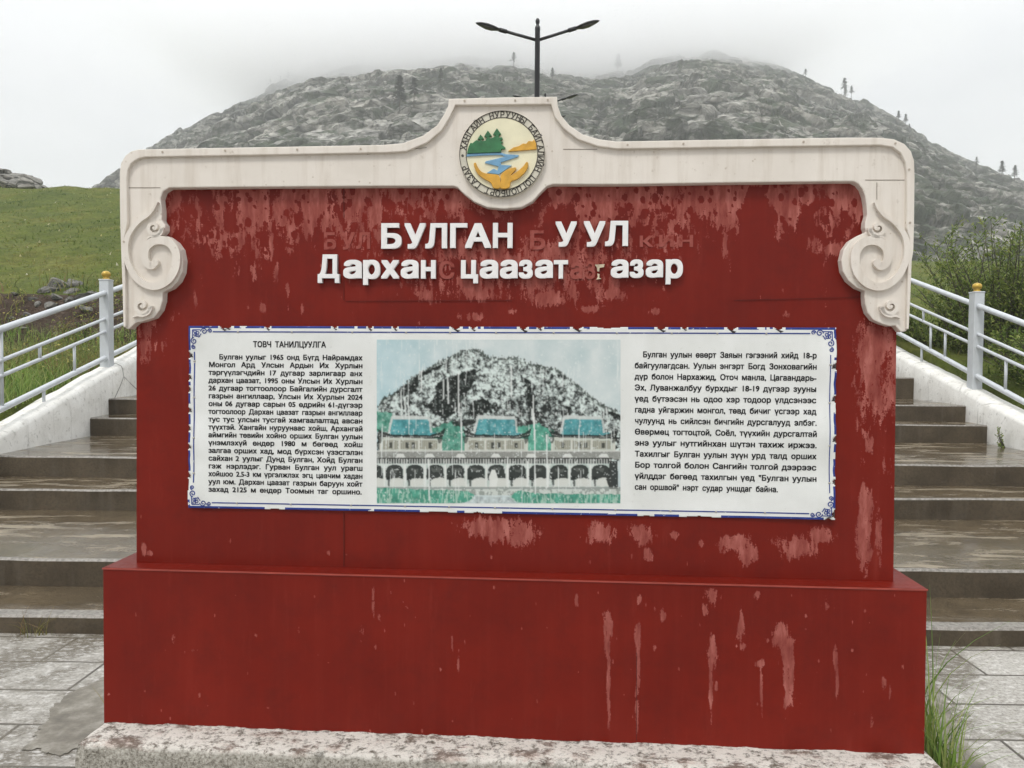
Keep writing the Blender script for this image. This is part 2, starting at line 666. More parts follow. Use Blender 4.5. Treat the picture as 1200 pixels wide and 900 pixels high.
def whitewash():
    m = Mt("whitewashed_concrete")
    c = m.co()
    f = m.noise(c, 4, 6, 0.65)
    base = m.ramp(f, [(0.3, (0.68, 0.665, 0.62)), (0.65, (0.84, 0.83, 0.79))])
    base = m.mix(m.ramp(m.noise(c, 15, 6, 0.75), [(0.56, 0.0), (0.68, 0.8)]), base, (0.40, 0.385, 0.35))
    cr_ = m.n('ShaderNodeTexVoronoi', {'Vector': m.co((0.7, 0.7, 1.2)), 'Scale': 1.3}, feature='DISTANCE_TO_EDGE').outputs['Distance']
    ck = m.math('MULTIPLY', m.ramp(cr_, [(0.004, 1.0), (0.013, 0.0)]), m.ramp(m.noise(c, 1.3, 2), [(0.5, 0.0), (0.56, 0.8)]))
    base = m.mix(ck, base, (0.10, 0.09, 0.075))
    base = m.mix(m.ramp(m.noise(m.co((10, 10, 1.0)), 1, 4), [(0.56, 0.0), (0.76, 0.5)]), base, (0.36, 0.34, 0.30))
    m.set(base=base, rough=0.8, normal=m.bump(m.noise(c, 22, 6, 0.7), 0.45, 0.012))
    return m.m


def plinth_mat():
    m = Mt("flaking_whitewashed_footing")
    c = m.co()
    f = m.noise(c, 30, 6, 0.75)
    g = m.noise(m.co((6, 10, 6)), 1.0, 5, 0.7)
    base = m.ramp(f, [(0.38, (0.16, 0.14, 0.11)), (0.50, (0.78, 0.74, 0.68))])
    sep_ = m.n('ShaderNodeSeparateXYZ', {0: m.n('ShaderNodeTexCoord').outputs['Object']})
    topmask = m.ramp(sep_.outputs['Z'], [(0.128, 0.0), (0.142, 1.0)])
    pink = m.mix(m.ramp(g, [(0.54, 0.0), (0.62, 0.4)]), base, (0.50, 0.33, 0.27))
    pink = m.mix(m.ramp(m.noise(m.co((1, 2.0, 1)), 6, 7, 0.8), [(0.53, 0.0), (0.60, 0.9)]), pink, (0.15, 0.105, 0.08))
    side = m.ramp(m.noise(c, 75, 5, 0.8), [(0.36, (0.13, 0.115, 0.09)), (0.5, (0.40, 0.375, 0.32)), (0.68, (0.60, 0.575, 0.52))])
    m.set(base=m.mix(topmask, side, pink), rough=0.85, normal=m.bump(m.math('ADD', f, m.noise(c, 90, 3, 0.7)), 1.0, 0.014))
    return m.m


def ground_mat():
    m = Mt("hillside_turf")
    c = m.co()
    f = m.noise(m.co((0.5, 0.28, 0.5)), 1.0, 6, 0.65)
    g = m.noise(c, 3.0, 6, 0.75)
    base = m.ramp(f, [(0.3, (0.06, 0.090, 0.014)), (0.5, (0.11, 0.138, 0.022)), (0.72, (0.17, 0.165, 0.036))])
    base = m.mix(m.ramp(g, [(0.35, 0.7), (0.6, 0.0)]), base, (0.050, 0.060, 0.014))
    base = m.mix(m.ramp(m.noise(c, 9, 5, 0.7), [(0.55, 0.0), (0.75, 0.6)]), base, (0.21, 0.20, 0.065))
    soil = m.attr('soil')
    k = m.math('ADD', soil, m.math('MULTIPLY', m.math('SUBTRACT', m.noise(c, 2.4, 5, 0.7), 0.5), 0.9))
    earth = m.ramp(m.noise(c, 7, 6, 0.75), [(0.3, (0.022, 0.014, 0.010)), (0.58, (0.065, 0.044, 0.031)), (0.74, (0.22, 0.18, 0.145))])
    base = m.mix(m.ramp(k, [(0.46, 0.0), (0.56, 1.0)]), base, earth)
    m.set(base=base, rough=0.95, spec=0.2, normal=m.bump(m.math('ADD', g, m.noise(c, 12, 4)), 0.8, 0.08))
    return m.m


def rock_mat(name="fractured_rock", sc_=1.0, veg=True, tone=1.0):
    m = Mt(name)
    c = m.co()
    wob = m.n('ShaderNodeTexNoise', {'Vector': c, 'Scale': 0.05 * sc_, 'Detail': 4}).outputs['Color']
    cc = m.n('ShaderNodeVectorMath', {0: c, 1: m.n('ShaderNodeVectorMath', {0: wob, 'Scale': 16 / sc_}, operation='SCALE').outputs[0]}, operation='ADD').outputs[0]
    st = m.n('ShaderNodeMapping', {'Vector': cc, 'Scale': (0.34, 0.8, 1.0), 'Rotation': (0.2, 0.22, 0.25)}).outputs[0]
    v1 = m.n('ShaderNodeTexVoronoi', {'Vector': st, 'Scale': 0.16 * sc_}, feature='DISTANCE_TO_EDGE').outputs['Distance']
    v2 = m.n('ShaderNodeTexVoronoi', {'Vector': st, 'Scale': 0.5 * sc_}, feature='DISTANCE_TO_EDGE').outputs['Distance']
    f = m.noise(st, 0.8 * sc_, 7, 0.72)
    t = tone
    base = m.ramp(f, [(0.30, (0.07 * t, 0.069 * t, 0.062 * t)), (0.46, (0.30 * t, 0.292 * t, 0.268 * t)), (0.66, (0.54 * t, 0.525 * t, 0.48 * t))])
    base = m.mix(m.ramp(m.noise(c, 0.02 * sc_, 4), [(0.42, 0.0), (0.62, 0.35)]), base, (0.30 * t, 0.265 * t, 0.215 * t))
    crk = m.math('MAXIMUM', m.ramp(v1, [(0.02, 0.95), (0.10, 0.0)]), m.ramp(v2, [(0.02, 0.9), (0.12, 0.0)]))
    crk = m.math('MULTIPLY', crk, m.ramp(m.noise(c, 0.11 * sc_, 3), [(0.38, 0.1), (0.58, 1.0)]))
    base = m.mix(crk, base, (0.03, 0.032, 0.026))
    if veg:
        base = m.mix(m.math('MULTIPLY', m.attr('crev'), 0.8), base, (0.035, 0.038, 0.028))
        vg = m.math('ADD', m.noise(c, 0.045 * sc_, 5, 0.7), m.math('MULTIPLY', m.math('SUBTRACT', m.noise(st, 0.5 * sc_, 5, 0.7), 0.5), 0.9))
        base = m.mix(m.ramp(vg, [(0.51, 0.0), (0.60, 0.9)]), base, (0.034, 0.043, 0.026))
    if veg:
        sh = m.math('ADD', m.noise(m.co((0.20, 0.16, 0.30)), 1.0, 4, 0.6), m.math('MULTIPLY', m.math('SUBTRACT', m.noise(c, 0.018, 2), 0.5), 0.5))
        base = m.mix(m.ramp(sh, [(0.515, 0.0), (0.575, 0.85)]), base, (0.036, 0.052, 0.026))
    h = m.math('ADD', m.math('MULTIPLY', f, 1.5), m.math('ADD', m.math('MULTIPLY', m.math('MINIMUM', v1, 0.12), 8.0), m.math('MULTIPLY', m.math('MINIMUM', v2, 0.1), 3.0)))
    m.set(base=base, rough=0.9, spec=0.25, normal=m.bump(h, 0.5, 1.2 / sc_))
    return m.m


def leaf_mat(name, cols, rough=0.55, patch=0.0):
    m = Mt(name)
    r = m.island()
    if patch:
        pn = m.noise(m.co((0.5, 0.28, 0.5)), 1.0, 5, 0.65)
        r = m.math('ADD', r, m.math('MULTIPLY', m.math('SUBTRACT', pn, 0.5), patch), True)
    n = len(cols)
    m.set(base=m.ramp(r, [(i / max(1, n - 1), c) for i, c in enumerate(cols)]), rough=rough, spec=0.3)
    tr = m.n('ShaderNodeBsdfTranslucent', {'Color': m.ramp(r, [(i / max(1, n - 1), tuple(x * 1.1 for x in c)) for i, c in enumerate(cols)])})
    mxs = m.n('ShaderNodeMixShader', {0: 0.3, 1: m.b.outputs[0], 2: tr.outputs[0]})
    m.t.links.new(mxs.outputs[0], m.out.inputs['Surface'])
    return m.m


RED = red_paint()
CREAM = cream_paint()
WET = concrete_wet()
PALE = concrete_pale()
RISER = concrete_riser()
PAVE = pavement_mat()
WHITEW = whitewash()
PLINTH = plinth_mat()
TURF = ground_mat()
ROCK = rock_mat(tone=1.05)
OUTCROP = rock_mat("outcrop_rock", 6.0, veg=False, tone=0.75)
STONE = rock_mat("bank_stone", 14.0, veg=False, tone=0.5)
GRASS = leaf_mat("grass_blades", [(0.050, 0.088, 0.012), (0.110, 0.160, 0.022), (0.165, 0.190, 0.034), (0.24, 0.215, 0.07)], patch=4.2)
LUSH = leaf_mat("lush_grass_blades", [(0.08, 0.15, 0.03), (0.18, 0.29, 0.055), (0.27, 0.36, 0.09), (0.40, 0.41, 0.17)], patch=1.6)
WEED = leaf_mat("dry_weeds", [(0.07, 0.09, 0.025), (0.15, 0.16, 0.045), (0.28, 0.25, 0.08), (0.22, 0.13, 0.075)])
BUSH = leaf_mat("willow_leaves", [(0.055, 0.095, 0.018), (0.12, 0.18, 0.032), (0.19, 0.25, 0.05), (0.28, 0.31, 0.09)])
PINE = leaf_mat("pine_needles", [(0.012, 0.020, 0.011), (0.026, 0.036, 0.018)])
BARK = plain("bark", (0.06, 0.05, 0.04), 0.9, 0.3, 8)
STEM = plain("twig_bark", (0.075, 0.07, 0.045), 0.85, 0.3, 8)
BLACK = plain("black_enamel", (0.012, 0.012, 0.013), 0.35, 0.2, 12)
LENS = plain("lamp_glass", (0.09, 0.09, 0.09), 0.2, 0.1, 12)
RAILP = plain("pale_grey_enamel", (0.55, 0.58, 0.605), 0.38, 0.07, 9)
GOLD = plain("gilt_paint", (0.50, 0.33, 0.055), 0.32, 0.25, 20, metal=0.35)

# ================================================================== TERRAIN
LP = [(-400, 0), (4.3, 0), (7.2, 0.75), (9, 1.15), (13.4, 1.55), (15.0, 2.75), (45, 11.45), (62, 13.0), (95, 12.0), (900, 12)]
CP = [(-400, 0), (4.3, 0), (10, 1.0), (12.5, 1.9), (23.5, 4.5), (35, 7.5), (60, 13), (95, 14), (900, 14)]
RP = [(-400, 0), (4.3, 0), (7.0, 0.8), (10, 1.45), (14, 2.3), (62, 9.6), (95, 10.0), (900, 10)]


def terr(x, y):
    x = np.asarray(x, float)
    y = np.asarray(y, float)
    L = np.interp(y, *zip(*LP))
    Cc = np.interp(y, *zip(*CP))
    Rr = np.interp(y, *zip(*RP))
    # left and right hill shapes are worked out as sectors seen from the foot of the stairs
    wl = sstep(-5.0 - 0.05 * np.maximum(y - 14, 0), -5.3 - 0.12 * np.maximum(y - 14, 0), x)
    wr = sstep(5.6 + 0.05 * np.maximum(y - 14, 0), 6.0 + 0.14 * np.maximum(y - 14, 0), x)
    z = Cc * (1 - wl) * (1 - wr) + L * wl + Rr * wr
    am = sstep(4.6, 9, y)
    z = z + am * ((fbm(x * 0.45, y * 0.45, 4, 5) - 0.5) * 0.30 + (fbm(x * 0.06, y * 0.06, 3, 9) - 0.5) * 0.9 * sstep(16, 40, y) + (fbm(x * 0.9, y * 0.7, 3, 19) - 0.5) * 0.45 * sstep(15, 19, y) * (1 - sstep(45, 60, y)))
    return z


xs = np.unique(np.concatenate([np.linspace(-800, -60, 30), np.linspace(-60, -14, 70), np.linspace(-14, 14, 150), np.linspace(14, 60, 60), np.linspace(60, 800, 30)]))
ys = np.unique(np.concatenate([np.linspace(-500, 3, 20), np.linspace(3, 20, 120), np.linspace(20, 70, 110), np.linspace(70, 120, 20), np.linspace(120, 900, 20)]))
X, Y = np.meshgrid(xs, ys)
Z = terr(X, Y) - 0.02
# under the staircase the soil stays well below the treads
inst = (np.abs(X - 0.3) < 5.75) & (Y > 3.9) & (Y < 15.5)
Z = np.where(inst, np.minimum(Z, np.interp(Y, [4.0, 4.8, 9, 15.5], [-0.3, -0.25, 0.3, 1.3])), Z)
soil = sstep(12.6, 13.4, Y) * (1 - sstep(14.8, 15.6, Y)) * sstep(-5.0, -6.5, X)
soil = np.maximum(soil, 0.85 * sstep(-7.2, -9.5, X) * sstep(9.5, 11.5, Y) * (1 - sstep(14.8, 15.6, Y)))
soil = np.maximum(soil, 0.62 * np.exp(-((X + 15) / 2.0) ** 2 - ((Y - 21) / 1.0) ** 2))
soil = np.maximum(soil, (Y < 3.8) * 1.0)
ny, nx = X.shape
idx = np.arange(ny * nx).reshape(ny, nx)
Fq = np.stack([idx[:-1, :-1], idx[:-1, 1:], idx[1:, 1:], idx[1:, :-1]], -1).reshape(-1, 4)
tag(fast_mesh("ground", np.stack([X, Y, Z], -1).reshape(-1, 3), Fq, TURF, smooth=True, attrs={'soil': soil}), kind='structure')

# paved forecourt
pv = MB()
pv.add([(-14, -12, 0), (14, -12, 0), (14, 4.6, 0), (-14, 4.6, 0)], [(0, 1, 2, 3)])
pave = pv.build("pavement", PAVE)
pave.location = (2.37, 0.135, 0.0)
pave.rotation_euler = (0, 0, -0.0187)
tag(pave, kind='structure')

# ------------------------------------------------------------------ mountain
sil = [(-420, 330), (-200, 300), (0, 300), (60, 272), (100, 246), (120, 230), (140, 214), (165, 195), (195, 175), (235, 151), (300, 123), (345, 101), (400, 87), (440, 79), (500, 75), (540, 70), (600, 74),
       (650, 83), (690, 88), (735, 83), (752, 74), (790, 65), (830, 62), (870, 69), (905, 78), (940, 97), (985, 112), (1010, 122), (1050, 143), (1075, 158), (1100, 172), (1130, 186), (1165, 200),
       (1200, 216), (1300, 258), (1450, 310), (1700, 360)]
sx, sy = zip(*sil)
npx, nt_ = 760, 300
pxs = np.linspace(-420, 1700, npx)
spy = np.interp(pxs, sx, sy)
ts = np.concatenate([np.linspace(0, 1, nt_), 1 + np.linspace(0.03, 0.5, 24)])
PX, TT = np.meshgrid(pxs, ts)
SP = np.interp(PX, sx, sy)
Yr = 350 - 50 * np.abs((PX - 640) / 700) ** 1.3 + 18 * (fbm(PX / 90, PX * 0 + 3, 2, 2) - 0.5)
Yb = 84.0
el = (450 - SP) / FPX - math.tan(PITCH) - (PX - 600) / FPX * math.sin(ROLL)
Zr = 1.6 + Yr * el
Zb = np.interp(PX, [0, 300, 900, 1100, 1500], [6, 8, 8, 7.0, 5.0])
tc_ = np.minimum(TT, 1)
YY = Yb + (Yr - Yb) * TT
prof = tc_ + 0.16 * np.sin(np.pi * tc_) * (1 - tc_) * tc_
ZZ = Zb + (Zr - Zb) * prof
ZZ = ZZ - np.maximum(TT - 1, 0) * (Yr - Yb) * 0.75 - 0
XX = (PX - 600) / FPX * YY
a_, b_ = XX, YY * 1.1
q = a_ * 0.92 + b_ * 0.35
wrp = (fbm(XX / 30, YY / 30, 3, 31) - 0.5) * 14
h1, c1 = worley((a_ + 0.30 * b_ + wrp * 1.6) / 27, (b_ - 0.28 * a_ + wrp * 1.2) / 10.0, 41)
h2, c2 = worley((a_ - 0.15 * b_ + wrp) / 10.5, (b_ + 0.12 * a_ + wrp * 0.7) / 4.6, 43)
h3, c3 = worley((a_ + 0.2 * b_ + wrp) / 3.8, (b_ - 0.2 * a_ + wrp) / 2.1, 47)
rough_ = fbm(XX / 45, YY / 40, 3, 58)
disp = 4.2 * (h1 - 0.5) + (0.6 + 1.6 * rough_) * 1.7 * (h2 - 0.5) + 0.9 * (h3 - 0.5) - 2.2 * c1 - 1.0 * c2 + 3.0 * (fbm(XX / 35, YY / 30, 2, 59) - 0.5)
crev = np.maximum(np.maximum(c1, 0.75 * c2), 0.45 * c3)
fadeb = sstep(0.0, 0.06, tc_) * (0.5 + 0.5 * sstep(1.0, 0.93, TT))
disp = disp * fadeb
ZZ = ZZ + disp * 0.62
YY = YY - disp * 0.55
ny, nx = PX.shape
idx = np.arange(ny * nx).reshape(ny, nx)
Fq = np.stack([idx[:-1, :-1], idx[:-1, 1:], idx[1:, 1:], idx[1:, :-1]], -1).reshape(-1, 4)
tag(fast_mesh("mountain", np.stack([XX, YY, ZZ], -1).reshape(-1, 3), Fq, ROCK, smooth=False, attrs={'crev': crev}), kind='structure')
MTN = dict(px=pxs, X=XX, Y=YY, Z=ZZ)


def on_mountain(px, py):
    """nearest mountain surface point along the line of sight"""
    j = int(np.argmin(np.abs(pxs - px)))
    dz = CAMP.z + (YY[:nt_, j]) * ((450 - py) / FPX - math.tan(PITCH) - (px - 600) / FPX * math.sin(ROLL)) - ZZ[:nt_, j]
    k = np.where(dz < 0)[0]
    i = int(k[0]) if len(k) else nt_ - 1
    return Vector((XX[i, j], YY[i, j], ZZ[i, j]))


# ------------------------------------------------------------------ haze and cloud
def vol_mat(name, dens, col, aniso):
    m = bpy.data.materials.new(name)
    m.use_nodes = True
    t = m.node_tree
    t.nodes.clear()
    o = t.nodes.new('ShaderNodeOutputMaterial')
    v = t.nodes.new('ShaderNodeVolumePrincipled')
    v.inputs['Density'].default_value = dens
    v.inputs['Color'].default_value = (*col, 1)
    v.inputs['Anisotropy'].default_value = aniso
    t.links.new(v.outputs[0], o.inputs['Volume'])
    return m


hz = MB()
hz.box((-900, -520, -4), (900, 910, 175))
tag(hz.build("haze", vol_mat("haze_air", 0.0011, (0.98, 0.99, 1.0), 0.0)), kind='stuff')


def cloud_mat():
    m = Mt("cloud_vapour")
    m.t.nodes.remove(m.b)
    c = m.n('ShaderNodeTexCoord').outputs['Object']
    sp = m.n('ShaderNodeSeparateXYZ', {0: c})
    x, y, z = sp.outputs[0], sp.outputs[1], sp.outputs[2]
    big = m.noise(m.co((0.022, 0.022, 0.030)), 1.0, 4, 0.55, 0.5)
    # ragged under-side, lowest over the saddle and rising to both sides
    z0 = m.math('ADD', m.math('MULTIPLY', m.math('MAXIMUM', m.math('SUBTRACT', m.math('ABSOLUTE', m.math('ADD', x, 35.0)), 25.0), 0.0), 0.20), 84.0)
    z0 = m.math('ADD', z0, m.math('MULTIPLY', m.math('SUBTRACT', big, 0.5), -46.0))
    up = m.n('ShaderNodeMapRange', {0: m.math('SUBTRACT', z, z0), 1: 0.0, 2: 26.0, 3: 0.0, 4: 1.0}, interpolation_type='SMOOTHSTEP').outputs[0]
    top = m.n('ShaderNodeMapRange', {0: z, 1: 124.0, 2: 152.0, 3: 1.0, 4: 0.0}, interpolation_type='SMOOTHSTEP').outputs[0]
    ex = m.n('ShaderNodeMapRange', {0: m.math('ABSOLUTE', m.math('ADD', x, -10.0)), 1: 95.0, 2: 205.0, 3: 1.0, 4: 0.0}, interpolation_type='SMOOTHSTEP').outputs[0]
    ey = m.n('ShaderNodeMapRange', {0: y, 1: 235.0, 2: 300.0, 3: 0.0, 4: 1.0}, interpolation_type='SMOOTHSTEP').outputs[0]
    eb = m.n('ShaderNodeMapRange', {0: y, 1: 346.0, 2: 372.0, 3: 1.0, 4: 0.0}, interpolation_type='SMOOTHSTEP').outputs[0]
    ey = m.math('MULTIPLY', ey, eb)
    dn = m.math('MULTIPLY', m.math('MULTIPLY', up, top), m.math('MULTIPLY', ex, ey))
    dn = m.math('MULTIPLY', dn, 0.10)
    v = m.n('ShaderNodeVolumePrincipled', {'Density': dn, 'Color': (1.0, 1.0, 1.0), 'Anisotropy': 0.65})
    m.t.links.new(v.outputs[0], m.out.inputs['Volume'])
    return m.m


cl = MB()
cl.box((-200, 232, 72), (220, 376, 156))
tag(cl.build("cloud", cloud_mat()), kind='stuff')

# ================================================================== STAIRS
rows = [(761, 739), (703, 670), (610, 585), (570, 545), (519, 498), (494, 475)]
Dz = []
z = 0.0
for (yb, yt) in rows:
    db = ray(1120, yb)
    s = (z - CAMP.z) / db.z
    Yr_ = s * db.y
    dt = ray(1120, yt)
    z = CAMP.z + dt.z * Yr_ / dt.y
    Dz.append((Yr_, z))
zt = Dz[-1][1]
Yl = Dz[-1][0]
Dz += [(Yl + 1.45, 1.37), (Yl + 2.1, 1.595), (Yl + 4.0, 1.70), (Yl + 4.6, 1.86)]
stair = empty("staircase", (0.3, Dz[0][0], 0), "wide wet concrete staircase climbing behind the red board between white side walls", "staircase")
stair_rot = 0.0187


def sxl(D):
    return -4.97 - (D - 8.7) * 0.08


def sxr(D):
    return 5.5 + (D - 8.7) * 0.08


def skew(x, y):
    return y + (5.2 - x) * stair_rot


for i, (D, zz) in enumerate(Dz):
    Dn = Dz[i + 1][0] if i + 1 < len(Dz) else D + 4.0
    zb = (Dz[i - 1][1] if i else 0.0) - 0.06
    mb = MB()
    NX = 60
    v, f, mi = [], [], []
    xa, xb = sxl(D) - 0.10, sxr(D) + 0.10
    ys_ = [D + 0.012, D, D, D + 0.012, D + (0.10 if i == 0 else 0.025), Dn + 0.05]
    zs_ = [zb, zb + 0.02, zz - 0.014, zz, zz, zz]
    for k in range(NX + 1):
        x = xa + (xb - xa) * k / NX
        wob = (float(fbm(np.array(x * 2.3), np.array(i * 3.1), 3, 4)) - 0.5)
        for j in range(6):
            dy = wob * 0.02 if j < 5 else 0
            dzv = wob * 0.014 if j in (2, 3, 4) else 0
            v.append((x - 0.3, skew(x, ys_[j] + dy) - Dz[0][0], zs_[j] + dzv))
    for k in range(NX):
        for j in range(5):
            f.append((k * 6 + j, (k + 1) * 6 + j, (k + 1) * 6 + j + 1, k * 6 + j + 1))
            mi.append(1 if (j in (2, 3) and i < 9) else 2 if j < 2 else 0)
    mb.v, mb.f, mb.mi = v, f, mi
    # close ends, back and bottom
    mb.add([v[j] for j in range(6)] + [(v[5][0], v[5][1], zb)], [(0, 1, 2, 3, 4, 5, 6)])
    e = NX * 6
    mb.add([v[e + j] for j in range(6)] + [(v[e + 5][0], v[e + 5][1], zb)], [(6, 5, 4, 3, 2, 1, 0)])
    mb.add([v[5], v[e + 5], (v[e + 5][0], v[e + 5][1], zb), (v[5][0], v[5][1], zb)], [(0, 1, 2, 3)])
    mb.build("step", [WET, PALE, RISER], stair)

# ------------------------------------------------------------------ side walls
WZ = {-1: lambda D: max(0.32, 1.10 + 0.24 * (D - 8.4)), 1: lambda D: max(0.32, 1.14 + 0.225 * (D - 8.95))}


def winner(side, D):
    return sxl(D) if side < 0 else sxr(D)


for side, lab in ((-1, "cracked whitewashed low side wall with a straight top left of the staircase"), (1, "whitewashed side wall with cracks and a small weed beside the bush")):
    NY, prof_n = 90, 9
    v, f = [], []
    for k in range(NY + 1):
        D = 4.35 + (14.6 - 4.35) * k / NY
        xi = winner(side, D)
        zt_ = WZ[side](D)
        zb_ = -0.3 if D < 6 else zt_ - 1.3
        pr = [(0, zb_), (0.0, zt_ - 0.25), (0.005, zt_ - 0.06), (0.03, zt_ - 0.015), (0.09, zt_), (0.23, zt_ + 0.005), (0.29, zt_ - 0.02), (0.31, zt_ - 0.08), (0.31, zb_)]
        for j, (o, zz) in enumerate(pr):
            w1 = (float(fbm(np.array(D * 2.2 + j * 0.8), np.array(j * 1.7 + side * 5), 3, 8)) - 0.5) * 0.035
            v.append((xi + side * (o + w1 * (1 if 0 < j < 8 else 0)), D, zz + w1 * (1 if 1 < j < 8 else 0)))
    n = prof_n
    for k in range(NY):
        for j in range(n - 1):
            qd = (k * n + j, (k + 1) * n + j, (k + 1) * n + j + 1, k * n + j + 1)
            f.append(qd if side < 0 else qd[::-1])
    f.append(tuple(range(n)) if side > 0 else tuple(range(n))[::-1])
    f.append(tuple(NY * n + j for j in range(n))[::-1] if side > 0 else tuple(NY * n + j for j in range(n)))
    o = mesh_obj("side_wall", v, f, WHITEW, smooth=True)
    tag(o, lab, "side wall")


# ------------------------------------------------------------------ handrails
def onwall(px, py, side):
    d = ray(px, py)
    # X = side*(c0 + 0.08*(Y-c1))
    c0, c1 = (5.13, 8.7) if side < 0 else (5.66, 8.7)
    s = side * (c0 - 0.08 * c1) / (d.x - side * 0.08 * d.y)
    return CAMP + d * s


RAILS = {-1: [((0, 386), (118, 345), 0.034), ((0, 423), (120, 375), 0.020), ((0, 441), (120, 390), 0.020), ((0, 480), (122, 420), 0.032)],
         1: [((1066.6, 328), (1200, 379), 0.034), ((1066, 356), (1200, 415.5), 0.020), ((1065.5, 369), (1200, 431), 0.020), ((1054, 391), (1200, 471), 0.032)]}
BAL = {-1: [(2, 0, 3), (47, 1, 2), (87.5, 2, 3), (51, 3, 4)], 1: [(1080.5, 1, 2), (1106.7, 2, 3), (1079.5, 3, 4), (1178.6, 2, 3)]}
POST = {-1: 125.5, 1: 1142.5}
for side, lab in ((-1, "pale grey metal handrail with gold ball on its post in front of the earth bank"), (1, "pale grey metal handrail with gold ball on its post in front of the bush")):
    pc = onwall(POST[side], 430, side)
    hr = empty("handrail", (pc.x, pc.y, WZ[side](pc.y)), lab, "handrail")
    O = Vector(hr.location)
    lines = []
    for a, b, r in RAILS[side]:
        pa, pb = onwall(*a, side), onwall(*b, side)
        d = (pb - pa) / (pb.y - pa.y)
        lines.append((pa, d, r))
        mb = MB()
        mb.tube([pa + d * (yy - pa.y) - O for yy in (4.7, 6.5, 8, 9.5, 11, 12.5, 14.0)], r, 12)
        mb.build("rail", RAILP, hr, smooth=True)

    def rail_z(k, yy):
        pa, d, r = lines[k]
        return pa + d * (yy - pa.y)
    for yy in (pc.y - 3.05, pc.y, pc.y + 3.05):
        c = rail_z(0, yy)
        wz = WZ[side](yy) - 0.04
        mb = MB()
        hw = 0.062
        x, y_ = c.x - O.x, c.y - O.y
        top = c.z + 0.16 - O.z
        mb.box((x - hw, y_ - hw, wz - O.z), (x + hw, y_ + hw, top))
        mb.box((x - hw - 0.006, y_ - hw - 0.006, top - 0.012), (x + hw + 0.006, y_ + hw + 0.006, top + 0.006))
        post = mb.build("post", RAILP, hr, bevel=0.008)
        mb = MB()
        mb.lathe([(0.001, 0.0), (0.042, 0.0), (0.045, 0.012), (0.03, 0.020), (0.036, 0.028), (0.052, 0.045), (0.056, 0.066), (0.050, 0.088), (0.033, 0.103), (0.012, 0.110), (0.001, 0.111)], (x, y_, top + 0.006), 18)
        mb.build("finial", GOLD, post, smooth=True)
    bl = list(BAL[side])
    for px, k0, k1 in bl:
        p = onwall(px, 440, side)
        ys_list = [p.y]
        for yy in ys_list:
            a = rail_z(k0, yy)
            bz = rail_z(k1, yy).z if k1 < 4 else WZ[side](yy) - 0.04
            b = Vector((a.x, a.y, bz))
            mb = MB()
            mb.tube([a - O, b - O], 0.017, 8)
            mb.build("baluster", RAILP, hr, smooth=True)
    for yy in (pc.y - 1.9, pc.y - 2.5, pc.y + 1.2, pc.y + 2.3):
        if side < 0 and yy < pc.y:
            continue
        a = rail_z(2, yy)
        mb = MB()
        mb.tube([a - O, Vector((a.x, a.y, rail_z(3, yy).z)) - O], 0.017, 8)
        mb.build("baluster", RAILP, hr, smooth=True)

# ================================================================== THE BOARD
board = empty("information_board", BO, "large red wooden information board with cream carved crest, title letters and printed sheet", "information board", rz=-YAW)
YP, YC = 0.08, 0.042            # front planes: red panel, cream crest (base front is 0)
RS = np.random.RandomState(5)


def wear_field(U, V_, spots, bands):
    wx = (fbm(U / 22, V_ / 22, 3, 61) - 0.5) * 14
    wy = (fbm(U / 18, V_ / 26, 3, 67) - 0.5) * 18
    u, v = U + wx, V_ + wy
    W = np.zeros_like(U) - 0.2
    for (cx, cy, rx, ry, a) in spots:
        s = 3.0 if max(rx, ry) > 30 else 1.0
        uu = U + wx * min(1, rx / 14)
        vv = V_ + wy * min(1, ry / 20)
        d = np.sqrt(((uu - cx) / rx) ** 2 + ((vv - cy) / ry) ** 2)
        W = np.maximum(W, a * (1.02 - 0.52 * d))
    for fn in bands:
        W = np.maximum(W, fn(U, V_, u, v))
    return W


def topband(U, V_, u, v):
    col = fbm(U / 26, U * 0 + 1.5, 3, 71)
    drip = ridged(U / 8.0, U * 0 + 4.5, 73) ** 6
    L = 34 + 62 * col + 34 * drip * vnoise(U / 30, U * 0, 75)
    L = L * (1 - 0.95 * np.exp(-((U - 885) / 17) ** 4)) + 0.0
    L = L * (1 - 0.5 * sstep(880, 700, U) * 0)
    d = (V_ - 214) / np.maximum(L, 4)
    W = 0.86 - 0.50 * d + (fbm(u / 11, v / 26, 4, 77) - 0.5) * 1.1 - 0.22 * sstep(0.5, 0.75, fbm(U / 60, V_ / 80, 2, 78))
    # round drops of paint that stayed
    cx, cy = U / 8.5, V_ / 10.5
    keep = np.zeros_like(U)
    xi, yi = np.floor(cx).astype(int), np.floor(cy).astype(int)
    for ox in (-1, 0, 1):
        for oy in (-1, 0, 1):
            a = (xi + ox)
            b = (yi + oy)
            rx = _T[a & 255, b & 255]
            ry = _T[(a + 91) & 255, (b + 13) & 255]
            rr = _T[(a + 37) & 255, (b + 71) & 255]
            d_ = np.hypot((cx - a - rx), (cy - b - ry) * 0.85)
            keep = np.maximum(keep, (rr > 0.52) * (1 - d_ / (0.14 + 0.42 * rr ** 4)))
    return np.minimum(W, 1.0) - 1.9 * np.clip(keep, 0, 0.5)


def textband(U, V_, u, v):
    g = np.exp(-(((U - 600) / 190) ** 4) - (((V_ - 316) / 46) ** 4))
    return g * (0.18 + 0.95 * (fbm(u / 17, v / 24, 4, 79) - 0.12)) - 0.02


